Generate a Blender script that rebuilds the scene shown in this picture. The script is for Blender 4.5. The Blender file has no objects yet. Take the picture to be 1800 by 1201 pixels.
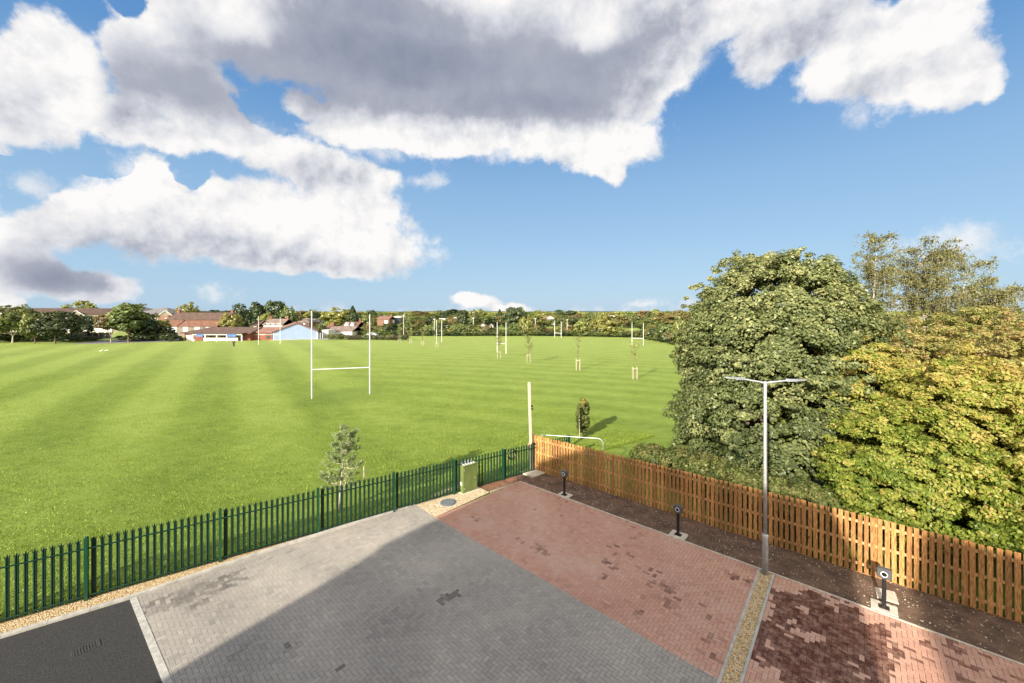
import bpy, bmesh, math, random
import numpy as np
from mathutils import Vector, Matrix, noise as mnoise
random.seed(7)
RNG = np.random.default_rng(7)
SC = bpy.context.scene
COL = SC.collection
R = math.radians

# ------------------------------------------------------------------ camera
F, CX, HY, CAMH = 700.0, 900.0, 548.0, 8.0       # focal length, centre and horizon in photo pixels; eye height
cd = bpy.data.cameras.new('camera'); cam = bpy.data.objects.new('camera', cd); COL.objects.link(cam)
cam.location = (0, 0, CAMH); cam.rotation_euler = (R(90), 0, 0)
cd.sensor_width = 36; cd.lens = F / 1800 * 36; cd.shift_y = -(600.5 - HY) / 1800
cd.clip_start = 0.1; cd.clip_end = 9000
SC.camera = cam
# ------------------------------------------------------------------ light
SUN_AZ, SUN_EL = R(34), R(22)                     # direction the light travels, elevation
SC.view_settings.view_transform = 'Standard'; SC.view_settings.look = 'None'
EXPO = 1.47
SC.view_settings.exposure = EXPO; SC.view_settings.gamma = 1
sd = bpy.data.lights.new('sun', 'SUN'); sun = bpy.data.objects.new('sun', sd); COL.objects.link(sun)
sd.energy = 3.9; sd.angle = R(0.9); sd.color = (1.0, 0.90, 0.74)
v = Vector((math.sin(SUN_AZ) * math.cos(SUN_EL), math.cos(SUN_AZ) * math.cos(SUN_EL), -math.sin(SUN_EL)))
sun.rotation_euler = v.to_track_quat('-Z', 'Y').to_euler(); sun.location = (-20, -30, 30)
SC.render.engine = 'CYCLES'
SC.cycles.max_bounces = 5; SC.cycles.diffuse_bounces = 2; SC.cycles.glossy_bounces = 2
SC.cycles.transmission_bounces = 3; SC.cycles.transparent_max_bounces = 6
SC.cycles.use_denoising = True

def px_dir(px, py):
    az = math.atan((px - CX) / F); el = math.atan((HY - py) / F * math.cos(az)); return az, el

def build_world():
    w = bpy.data.worlds.new('World'); SC.world = w; w.use_nodes = True
    w.cycles.sampling_method = 'MANUAL'; w.cycles.sample_map_resolution = 512
    nt = w.node_tree; N = nt.nodes; L = nt.links; N.clear()
    def nd(t, **k):
        n = N.new(t)
        for a, b in k.items(): setattr(n, a, b)
        return n
    def M(op, a, b=None, c=None, clamp=False):
        n = nd('ShaderNodeMath', operation=op, use_clamp=clamp)
        for i, x in enumerate((a, b, c)):
            if x is None: continue
            if isinstance(x, (int, float)): n.inputs[i].default_value = x
            else: L.new(x, n.inputs[i])
        return n.outputs[0]
    def VM(op, a, b=None, c=None):
        n = nd('ShaderNodeVectorMath', operation=op)
        for i, x in enumerate((a, b, c)):
            if x is None: continue
            if isinstance(x, tuple): n.inputs[i].default_value = x
            else: L.new(x, n.inputs[i])
        return n.outputs['Value' if op == 'LENGTH' else 'Vector']
    def sstep(x, a, b):
        n = nd('ShaderNodeMapRange', interpolation_type='SMOOTHSTEP'); L.new(x, n.inputs[0])
        n.inputs[1].default_value = a; n.inputs[2].default_value = b; return n.outputs[0]
    def noise(vec, scale, detail, rough=0.55, col=False):
        n = nd('ShaderNodeTexNoise'); L.new(vec, n.inputs['Vector']); n.inputs['Scale'].default_value = scale
        n.inputs['Detail'].default_value = detail; n.inputs['Roughness'].default_value = rough
        return n.outputs['Color' if col else 'Fac']
    def mix(f, a, b):
        n = nd('ShaderNodeMix', data_type='RGBA')
        if isinstance(f, float): n.inputs[0].default_value = f
        else: L.new(f, n.inputs[0])
        for i, x in ((6, a), (7, b)):
            if isinstance(x, tuple): n.inputs[i].default_value = (*x, 1)
            else: L.new(x, n.inputs[i])
        return n.outputs[2]
    tc = nd('ShaderNodeTexCoord'); D = tc.outputs['Generated']
    sky = nd('ShaderNodeTexSky', sky_type='NISHITA', sun_disc=False)
    sky.sun_elevation = SUN_EL; sky.sun_rotation = SUN_AZ + math.pi
    sky.air_density = 1.0; sky.dust_density = 0.6; sky.ozone_density = 1.6
    sp = nd('ShaderNodeSeparateXYZ'); L.new(D, sp.inputs[0])
    az = M('ARCTAN2', sp.outputs[0], sp.outputs[1]); el = M('ARCSINE', sp.outputs[2])
    cb = nd('ShaderNodeCombineXYZ'); L.new(az, cb.inputs[0]); L.new(el, cb.inputs[1]); P = cb.outputs[0]
    # domain warp: large swirls and small cauliflower
    w1 = VM('SUBTRACT', noise(D, 5.0, 3, 0.5, True), (0.5, 0.5, 0.5))
    w2 = VM('SUBTRACT', noise(D, 22.0, 4, 0.6, True), (0.5, 0.5, 0.5))
    Pw = VM('MULTIPLY_ADD', w1, (0.10, 0.07, 0), P); Pw = VM('MULTIPLY_ADD', w2, (0.035, 0.03, 0), Pw)
    def field(blobs, k):
        acc = None
        for (x, y, rx, ry) in blobs:
            a, e = px_dir(x, y); ca, ce = math.cos(a), math.cos(e)
            sx = 1 / (rx / F * ca * ca); sy = 1 / (ry / F * ca * ce * ce)
            ln = VM('LENGTH', VM('MULTIPLY_ADD', Pw, (sx, sy, 0), (-a * sx, -e * sy, 0)))
            acc = ln if acc is None else M('SMOOTH_MIN', acc, ln, k)
        return M('SUBTRACT', 1.0, acc)
    cover = [(640, 238, 110, 30), (770, 252, 120, 30), (390, 245, 80, 26), (700, 180, 120, 60), (1130, 100, 110, 80), (75, 70, 70, 62), (20, 140, 80, 85), (125, 130, 72, 70), (40, 215, 80, 45), (105, 195, 60, 50),
             (250, 110, 80, 60), (300, 60, 90, 55), (420, 50, 150, 90), (330, 160, 130, 70), (560, 70, 220, 120),
             (700, 60, 210, 110), (850, 80, 220, 120), (1000, 90, 180, 120), (1120, 50, 150, 85), (220, 215, 110, 42),
             (300, 245, 80, 28), (655, 205, 120, 50), (535, 180, 46, 30), (800, 205, 160, 72), (950, 225, 150, 62), (1075, 255, 90, 48),
             (1050, 190, 110, 80), (1075, 300, 24, 26), (1160, 130, 70, 50), (1260, 30, 160, 60), (1400, 45, 140, 75),
             (1500, 95, 120, 85), (1600, 100, 120, 92), (1690, 125, 80, 62), (1640, 30, 85, 50), (1730, 155, 40, 28),
             (455, 255, 85, 38), (560, 295, 95, 42), (635, 318, 60, 26), (700, 60, 200, 90), (330, 190, 110, 45),
             (270, 330, 62, 50), (200, 375, 110, 48), (330, 385, 160, 75), (480, 395, 190, 70), (600, 385, 110, 72),
             (655, 430, 90, 48), (375, 330, 42, 26), (125, 345, 34, 20), (120, 400, 80, 40), (540, 455, 180, 28), (500, 430, 200, 40),
             (60, 470, 100, 55), (25, 415, 60, 28), (150, 500, 90, 36), (10, 528, 34, 22), (842, 534, 46, 16), (890, 545, 40, 9),
             (-200, 200, 260, 190), (2100, 60, 150, 90), (-250, 480, 160, 60)]
    wisp = [(60, 320, 90, 30), (740, 320, 60, 22), (765, 450, 60, 22), (660, 262, 150, 34), (365, 510, 70, 26), (1218, 530, 30, 16), (1130, 535, 70, 14), (1510, 190, 60, 50), (1230, 110, 110, 50), (430, 215, 90, 40), (1100, 560, 900, 30), (240, 300, 90, 40), (840, 270, 220, 34), (1700, 430, 260, 60)]
    hole = [(455, 190, 50, 30), (190, 290, 60, 24), (40, 300, 80, 26), (240, 20, 40, 40), (330, 305, 34, 22)]
    dark = [(260, 140, 90, 62), (350, 165, 140, 62), (520, 130, 200, 85), (760, 120, 260, 90), (950, 110, 190, 90), (1020, 150, 130, 70), (720, 20, 180, 50),
            (90, 475, 100, 40)]
    grey = [(540, 455, 230, 26), (200, 425, 160, 34), (320, 440, 160, 26), (600, 70, 320, 100), (1130, 60, 200, 110), (1400, 60, 150, 70), (1550, 140, 120, 45), (560, 305, 120, 45), (350, 430, 260, 55),
            (850, 205, 330, 48), (230, 215, 120, 28), (150, 500, 110, 40), (50, 190, 110, 70)]
    light = [(410, 30, 105, 60), (1040, 40, 70, 50), (135, 190, 60, 90), (70, 80, 110, 90), (620, 395, 130, 62)]
    Fc = M('SUBTRACT', field(cover, 0.25), M('MULTIPLY', M('MAXIMUM', field(hole, 0.1), 0.0), 1.6))
    n1 = noise(D, 8.0, 11, 0.64)
    Fc = M('MULTIPLY_ADD', M('SUBTRACT', n1, 0.5), 1.75, M('ADD', Fc, 0.12))
    alpha = sstep(Fc, -0.03, 0.33)
    Wf = M('MULTIPLY_ADD', M('SUBTRACT', noise(D, 14.0, 10, 0.7), 0.5), 3.2, field(wisp, 0.15))
    alpha = M('MAXIMUM', alpha, M('MULTIPLY', sstep(Wf, 0.15, 1.25), 0.7))
    gen = M('MULTIPLY', sstep(noise(D, 2.1, 7, 0.6), 0.33, 0.55), M('MAXIMUM', sstep(sp.outputs[1], 0.15, -0.2), sstep(sp.outputs[2], 0.70, 0.9)))   # broken cloud added overhead and behind the viewer, out of view, for fill light
    alpha = M('MAXIMUM', alpha, gen)
    # relief: noise against the same noise a little nearer the sun
    off = VM('ADD', D, (-0.02, 0.0, 0.018))
    rel = M('SUBTRACT', noise(D, 11.0, 7, 0.6), noise(off, 11.0, 7, 0.6))
    dk = sstep(M('MULTIPLY_ADD', M('SUBTRACT', n1, 0.5), 0.4, field(dark, 0.5)), -0.45, 0.75)
    gk = sstep(M('MULTIPLY_ADD', M('SUBTRACT', n1, 0.5), 1.0, field(grey, 0.45)), -0.35, 0.9)
    lk = sstep(M('MULTIPLY_ADD', M('SUBTRACT', n1, 0.5), 1.6, field(light, 0.3)), -0.4, 0.8)
    sh = M('MULTIPLY_ADD', gk, 0.40, M('MULTIPLY', dk, M('MULTIPLY_ADD', noise(D, 3.5, 8, 0.6), 0.95, 0.13)))
    sh = M('MULTIPLY', sh, M('SUBTRACT', 1.0, M('MULTIPLY', lk, 0.85)))
    sh = M('MULTIPLY_ADD', M('MULTIPLY', rel, M('MULTIPLY_ADD', dk, -0.75, 1.0)), -1.2, sh)
    thin = M('SUBTRACT', 1.0, sstep(Fc, 0.2, 0.6))
    sh = M('MULTIPLY_ADD', thin, 0.06, sh, clamp=True)
    rp = nd('ShaderNodeValToRGB'); L.new(sh, rp.inputs[0]); cr = rp.color_ramp
    cr.elements[0].position = 0.0; cr.elements[0].color = (0.99, 0.97, 0.955, 1)
    cr.elements[1].position = 1.0; cr.elements[1].color = (0.27, 0.305, 0.40, 1)
    for p, c in ((0.3, (0.73, 0.745, 0.79)), (0.6, (0.42, 0.445, 0.53))):
        e = cr.elements.new(p); e.color = (*c, 1)
    k = 2 ** -EXPO                                           # the cloud ramp is given as it should show at this exposure
    cl = VM('MULTIPLY', rp.outputs[0], (k, k, k))
    skyc = VM('MULTIPLY', sky.outputs[0], (0.062, 0.066, 0.072))
    sr = nd('ShaderNodeValToRGB'); L.new(sp.outputs[2], sr.inputs[0]); q = sr.color_ramp          # clear blue of the air, paler towards the horizon
    q.elements[0].position = 0.0; q.elements[0].color = (0.45, 0.63, 0.81, 1); q.elements[1].position = 0.75; q.elements[1].color = (0.045, 0.17, 0.46, 1)
    for p_, c_ in ((0.12, (0.38, 0.585, 0.80)), (0.29, (0.27, 0.475, 0.745)), (0.46, (0.125, 0.315, 0.635))):
        e = q.elements.new(p_); e.color = (*c_, 1)
    skyc = mix(0.9, skyc, VM('MULTIPLY', sr.outputs[0], (k, k, k)))
    out = mix(alpha, skyc, cl)
    sky_fill = M('MULTIPLY_ADD', sstep(sp.outputs[1], 0.0, -0.6), 1.7, 1.0)                         # sky half round the sun, behind the viewer, brightened as added fill light
    gb = nd('ShaderNodeCombineXYZ'); L.new(sky_fill, gb.inputs[0]); L.new(M('MULTIPLY_ADD', M('SUBTRACT', sky_fill, 1.0), 0.86, 1.0), gb.inputs[1]); L.new(M('MULTIPLY_ADD', M('SUBTRACT', sky_fill, 1.0), 0.62, 1.0), gb.inputs[2])
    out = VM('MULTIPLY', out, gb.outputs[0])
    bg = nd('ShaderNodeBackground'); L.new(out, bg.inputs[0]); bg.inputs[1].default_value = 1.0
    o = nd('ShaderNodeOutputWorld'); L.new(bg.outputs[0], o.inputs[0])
build_world()

# ------------------------------------------------------------------ helpers
def G(px, py, z=0.0):                               # photo pixel of a point at height z -> place on the ground plan
    d = F * (CAMH - z) / (py - HY); return Vector(((px - CX) / F * d, d))
def Z(py, d): return CAMH - (py - HY) / F * d
def X(px, d): return (px - CX) / F * d

def tag(o, label=None, cat=None, group=None, kind=None):
    if label: o['label'] = label
    if cat: o['category'] = cat
    if group: o['group'] = group
    if kind: o['kind'] = kind
    return o
def empty(name, loc=(0, 0, 0), rz=0.0):
    o = bpy.data.objects.new(name, None); COL.objects.link(o); o.location = loc; o.rotation_euler = (0, 0, rz)
    o.empty_display_size = 0.2; return o
def thing(name, label, cat, loc=(0, 0, 0), rz=0.0, group=None): return tag(empty(name, loc, rz), label, cat, group)
def copy_tree(o, parent=None):
    c = o.copy(); COL.objects.link(c); c.parent = parent
    for ch in list(o.children): copy_tree(ch, c)
    return c

class MB:
    def __init__(s): s.v = []; s.f = []; s.mi = []; s.cur = 0
    def add(s, vs, fs):
        b = len(s.v); s.v += [tuple(p) for p in vs]
        for f in fs: s.f.append(tuple(i + b for i in f)); s.mi.append(s.cur)
        return s
    def box(s, x0, x1, y0, y1, z0, z1, M=None):
        vs = [Vector(p) for p in ((x0, y0, z0), (x1, y0, z0), (x1, y1, z0), (x0, y1, z0), (x0, y0, z1), (x1, y0, z1), (x1, y1, z1), (x0, y1, z1))]
        if M: vs = [M @ p for p in vs]
        return s.add(vs, [(3, 2, 1, 0), (4, 5, 6, 7), (0, 1, 5, 4), (1, 2, 6, 5), (2, 3, 7, 6), (3, 0, 4, 7)])
    def bbox(s, x0, x1, y0, y1, z0, z1, b=0.01, M=None):          # box with chamfered upright and top edges
        b = min(b, (x1 - x0) / 2.01, (y1 - y0) / 2.01)
        def ring(i, z): return [Vector(p) for p in ((x0 + i + b, y0 + i, z), (x1 - i - b, y0 + i, z), (x1 - i, y0 + i + b, z), (x1 - i, y1 - i - b, z), (x1 - i - b, y1 - i, z), (x0 + i + b, y1 - i, z), (x0 + i, y1 - i - b, z), (x0 + i, y0 + i + b, z))]
        vs = ring(0, z0) + ring(0, z1 - b) + ring(b * .9, z1)
        if M: vs = [M @ p for p in vs]
        fs = [tuple(range(7, -1, -1)), tuple(range(16, 24))]
        for r in (0, 8):
            for i in range(8): j = (i + 1) % 8; fs.append((r + i, r + j, r + 8 + j, r + 8 + i))
        return s.add(vs, fs)
    def tube(s, pts, rad, n=8, cap=True):
        pts = [Vector(p) for p in pts]
        if not hasattr(rad, '__len__'): rad = [rad] * len(pts)
        vs = []; up = None
        for i, p in enumerate(pts):
            t = (pts[min(i + 1, len(pts) - 1)] - pts[max(i - 1, 0)]).normalized()
            if up is None: up = t.orthogonal().normalized()
            up = (up - t * up.dot(t)); up = up.normalized() if up.length > 1e-6 else t.orthogonal().normalized()
            w = t.cross(up)
            for k in range(n):
                a = 2 * math.pi * k / n; vs.append(p + (up * math.cos(a) + w * math.sin(a)) * rad[i])
        fs = []
        for i in range(len(pts) - 1):
            for k in range(n): j = (k + 1) % n; fs.append((i * n + k, i * n + j, (i + 1) * n + j, (i + 1) * n + k))
        if cap: fs.append(tuple(range(n - 1, -1, -1))); fs.append(tuple(range((len(pts) - 1) * n, len(pts) * n)))
        return s.add(vs, fs)
    def lathe(s, prof, n=16, M=None):
        vs = []
        for r, z in prof:
            for k in range(n): a = 2 * math.pi * k / n; vs.append(Vector((r * math.cos(a), r * math.sin(a), z)))
        if M: vs = [M @ p for p in vs]
        fs = [tuple(range(n - 1, -1, -1)), tuple(range((len(prof) - 1) * n, len(prof) * n))]
        for i in range(len(prof) - 1):
            for k in range(n): j = (k + 1) % n; fs.append((i * n + k, i * n + j, (i + 1) * n + j, (i + 1) * n + k))
        return s.add(vs, fs)
    def prism(s, pts, z0, z1):                      # plan polygon, counter-clockwise
        pts = ccw(pts); n = len(pts)
        vs = [(p[0], p[1], z0) for p in pts] + [(p[0], p[1], z1) for p in pts]
        fs = [tuple(range(n - 1, -1, -1)), tuple(range(n, 2 * n))] + [(i, (i + 1) % n, n + (i + 1) % n, n + i) for i in range(n)]
        return s.add(vs, fs)
    def build(s, name, mat, parent=None, smooth=False, M=None):
        me = bpy.data.meshes.new(name); me.from_pydata(s.v, [], s.f); me.update()
        if smooth: me.polygons.foreach_set('use_smooth', [True] * len(me.polygons))
        for m in (mat if isinstance(mat, (list, tuple)) else [mat]): me.materials.append(m)
        if isinstance(mat, (list, tuple)): me.polygons.foreach_set('material_index', s.mi)
        o = bpy.data.objects.new(name, me); COL.objects.link(o)
        if parent: o.parent = parent
        if M: o.matrix_local = M
        return o
def ccw(p):
    a = sum(p[i][0] * p[(i + 1) % len(p)][1] - p[(i + 1) % len(p)][0] * p[i][1] for i in range(len(p)))
    return list(p) if a > 0 else list(p)[::-1]

# ------------------------------------------------------------------ materials
def mat(name, col, rough=0.8, var=0.12, scale=6.0, bump=0.0, bscale=40.0, metal=0.0, col2=None, detail=6, obj=False, island=0.0, spec=0.4, stretch=None, rnd=0.0):
    m = bpy.data.materials.new(name); m.use_nodes = True; nt = m.node_tree; N = nt.nodes; L = nt.links
    b = N['Principled BSDF']; b.inputs['Roughness'].default_value = rough; b.inputs['Metallic'].default_value = metal
    b.inputs['Specular IOR Level'].default_value = spec
    g = N.new('ShaderNodeNewGeometry'); tc = N.new('ShaderNodeTexCoord')
    vec = tc.outputs['Object'] if obj else g.outputs['Position']
    if stretch:
        vm = N.new('ShaderNodeVectorMath'); vm.operation = 'MULTIPLY'; vm.inputs[1].default_value = stretch; L.new(vec, vm.inputs[0]); vec = vm.outputs[0]
    n = N.new('ShaderNodeTexNoise'); n.inputs['Scale'].default_value = scale; n.inputs['Detail'].default_value = detail; n.inputs['Roughness'].default_value = 0.6
    L.new(vec, n.inputs['Vector'])
    c2 = col2 or tuple(c * (1 - 2.2 * var) for c in col)
    c1 = col if col2 else tuple(min(1, c * (1 + 1.6 * var)) for c in col)
    mr = N.new('ShaderNodeMapRange'); L.new(n.outputs['Fac'], mr.inputs[0]); mr.inputs[1].default_value = 0.3; mr.inputs[2].default_value = 0.7
    mx = N.new('ShaderNodeMix'); mx.data_type = 'RGBA'; L.new(mr.outputs[0], mx.inputs[0])
    mx.inputs[6].default_value = (*c2, 1); mx.inputs[7].default_value = (*c1, 1); out = mx.outputs[2]
    if island or rnd:
        hs = N.new('ShaderNodeHueSaturation'); mr2 = N.new('ShaderNodeMapRange')
        if island: L.new(g.outputs['Random Per Island'], mr2.inputs[0])
        else:
            oi = N.new('ShaderNodeObjectInfo'); L.new(oi.outputs['Random'], mr2.inputs[0])
        k = island or rnd
        mr2.inputs[3].default_value = 1 - k; mr2.inputs[4].default_value = 1 + k
        L.new(mr2.outputs[0], hs.inputs['Value']); L.new(out, hs.inputs['Color']); out = hs.outputs[0]
    L.new(out, b.inputs['Base Color'])
    if bump:
        n2 = N.new('ShaderNodeTexNoise'); n2.inputs['Scale'].default_value = bscale; n2.inputs['Detail'].default_value = 4; L.new(vec, n2.inputs['Vector'])
        bp = N.new('ShaderNodeBump'); bp.inputs['Strength'].default_value = bump; bp.inputs['Distance'].default_value = 0.02
        L.new(n2.outputs['Fac'], bp.inputs['Height']); L.new(bp.outputs[0], b.inputs['Normal'])
    return m

def grass_mat():
    m = bpy.data.materials.new('mown_grass'); m.use_nodes = True; nt = m.node_tree; N = nt.nodes; L = nt.links
    b = N['Principled BSDF']; b.inputs['Roughness'].default_value = 0.75; b.inputs['Specular IOR Level'].default_value = 0.12
    g = N.new('ShaderNodeNewGeometry'); P = g.outputs['Position']
    def M(op, a, bb=None, c=None, clamp=False):
        n = N.new('ShaderNodeMath'); n.operation = op; n.use_clamp = clamp
        for i, x in enumerate((a, bb, c)):
            if x is None: continue
            if isinstance(x, (int, float)): n.inputs[i].default_value = x
            else: L.new(x, n.inputs[i])
        return n.outputs[0]
    def noise(scale, detail=5, rough=0.6, st=None, dist=0.0):
        v = P
        if st:
            vm = N.new('ShaderNodeVectorMath'); vm.operation = 'MULTIPLY'; vm.inputs[1].default_value = st; L.new(P, vm.inputs[0]); v = vm.outputs[0]
        n = N.new('ShaderNodeTexNoise'); n.inputs['Scale'].default_value = scale; n.inputs['Detail'].default_value = detail
        n.inputs['Roughness'].default_value = rough; n.inputs['Distortion'].default_value = dist; L.new(v, n.inputs['Vector']); return n.outputs['Fac']
    def ss(x, a, c):
        n = N.new('ShaderNodeMapRange'); n.interpolation_type = 'SMOOTHSTEP'; L.new(x, n.inputs[0]); n.inputs[1].default_value = a; n.inputs[2].default_value = c; return n.outputs[0]
    def mix(f, a, c, t='MIX'):
        n = N.new('ShaderNodeMix'); n.data_type = 'RGBA'; n.blend_type = t
        if isinstance(f, float): n.inputs[0].default_value = f
        else: L.new(f, n.inputs[0])
        for i, x in ((6, a), (7, c)):
            if isinstance(x, tuple): n.inputs[i].default_value = (*x, 1)
            else: L.new(x, n.inputs[i])
        return n.outputs[2]
    sp = N.new('ShaderNodeSeparateXYZ'); L.new(P, sp.inputs[0]); x, y = sp.outputs[0], sp.outputs[1]
    wob = M('MULTIPLY', M('SUBTRACT', noise(0.05, 2), 0.5), 3.0)
    wob2 = M('MULTIPLY', M('SUBTRACT', noise(0.6, 3), 0.5), 1.0)
    s1 = M('ADD', M('ADD', M('MULTIPLY', x, 0.819), M('MULTIPLY', y, 0.574)), M('ADD', wob, wob2))
    st1 = ss(M('SINE', M('MULTIPLY', s1, math.pi / 4.0)), -0.8, 0.8)
    # passes of the mower that swing round the far right of the field
    dx = M('ADD', x, 70.0); dy = M('SUBTRACT', y, -160.0)
    rad = M('SQRT', M('ADD', M('MULTIPLY', dx, dx), M('MULTIPLY', dy, dy)))
    st2 = ss(M('SINE', M('MULTIPLY', M('ADD', rad, M('ADD', wob, wob2)), math.pi / 1.9)), -0.7, 0.7)
    msk = ss(M('ADD', M('ADD', x, M('MULTIPLY', y, 0.42)), M('MULTIPLY', wob, 1.5)), -4.0, 9.0)
    stn = N.new('ShaderNodeMix'); stn.data_type = 'FLOAT'; L.new(msk, stn.inputs[0]); L.new(st1, stn.inputs[2]); L.new(M('MULTIPLY_ADD', st2, 0.5, 0.3), stn.inputs[3])
    stripe = stn.outputs[0]
    patch = ss(noise(0.22, 5, 0.6), 0.3, 0.72)
    fine = ss(noise(7.0, 4, 0.75, (1.0, 1.0, 0.2)), 0.28, 0.75)
    mid = ss(noise(1.6, 4, 0.7, (0.6, 1.0, 1.0)), 0.3, 0.72)
    grain = ss(noise(26.0, 3, 0.8), 0.3, 0.7)
    strength = M('MULTIPLY', ss(y, 10.0, 34.0), 1.0)
    k = M('ADD', M('MULTIPLY', M('MULTIPLY', stripe, strength), 0.36), M('MULTIPLY', patch, 0.22))
    k = M('ADD', k, M('MULTIPLY', mid, 0.28)); k = M('ADD', k, M('MULTIPLY_ADD', fine, 0.26, -0.08), clamp=True)
    rp = N.new('ShaderNodeValToRGB'); L.new(k, rp.inputs[0]); e = rp.color_ramp
    e.elements[0].position = 0.05; e.elements[0].color = (0.125, 0.19, 0.025, 1)
    e.elements[1].position = 0.95; e.elements[1].color = (0.33, 0.42, 0.10, 1)
    q = e.elements.new(0.5); q.color = (0.235, 0.32, 0.055, 1)
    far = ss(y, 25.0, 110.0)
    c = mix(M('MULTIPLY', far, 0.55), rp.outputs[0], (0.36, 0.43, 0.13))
    c = mix(M('MULTIPLY_ADD', grain, 0.30, 0.0), c, (0.09, 0.13, 0.014))
    # worn ground: goal mouth under the posts and a straggling line across the grass
    def spot(cx, cy, r):
        a = M('SUBTRACT', x, cx); d = M('SUBTRACT', y, cy)
        return M('SQRT', M('ADD', M('MULTIPLY', a, a), M('MULTIPLY', d, d)))
    c = mix(M('MULTIPLY', M('SUBTRACT', 1.0, ss(M('ADD', spot(-16.2, 37.6, 0), wob2), 2.0, 5.5)), 0.4), c, (0.10, 0.16, 0.03))
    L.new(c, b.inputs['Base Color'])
    bp = N.new('ShaderNodeBump'); bp.inputs['Strength'].default_value = 0.75; bp.inputs['Distance'].default_value = 0.07
    L.new(M('ADD', M('MULTIPLY', fine, 0.9), M('MULTIPLY', grain, 0.5)), bp.inputs['Height']); L.new(bp.outputs[0], b.inputs['Normal'])
    return m

def gravel_mat(name, cols, scale=45.0, mottled=True):
    m = bpy.data.materials.new(name); m.use_nodes = True; nt = m.node_tree; N = nt.nodes; L = nt.links
    b = N['Principled BSDF']; b.inputs['Roughness'].default_value = 0.85
    g = N.new('ShaderNodeNewGeometry')
    v = N.new('ShaderNodeTexVoronoi'); v.inputs['Scale'].default_value = scale; L.new(g.outputs['Position'], v.inputs['Vector'])
    sp = N.new('ShaderNodeSeparateColor'); L.new(v.outputs['Color'], sp.inputs[0])
    rp = N.new('ShaderNodeValToRGB'); L.new(sp.outputs[0], rp.inputs[0]); e = rp.color_ramp
    e.elements[0].color = (*cols[0], 1); e.elements[1].color = (*cols[-1], 1)
    for i, c in enumerate(cols[1:-1]): q = e.elements.new((i + 1) / (len(cols) - 1)); q.color = (*c, 1)
    dk = N.new('ShaderNodeMapRange'); L.new(v.outputs['Distance'], dk.inputs[0]); dk.inputs[1].default_value = 0.35; dk.inputs[2].default_value = 0.75
    dk.inputs[3].default_value = 0.0; dk.inputs[4].default_value = 0.55
    mx = N.new('ShaderNodeMix'); mx.data_type = 'RGBA'; L.new(dk.outputs[0], mx.inputs[0]); L.new(rp.outputs[0], mx.inputs[6]); mx.inputs[7].default_value = (*[c * .35 for c in cols[0]], 1)
    L.new(mx.outputs[2], b.inputs['Base Color'])
    bp = N.new('ShaderNodeBump'); bp.invert = True; bp.inputs['Strength'].default_value = 0.9; bp.inputs['Distance'].default_value = 0.02
    L.new(v.outputs['Distance'], bp.inputs['Height']); L.new(bp.outputs[0], b.inputs['Normal'])
    return m

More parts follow.
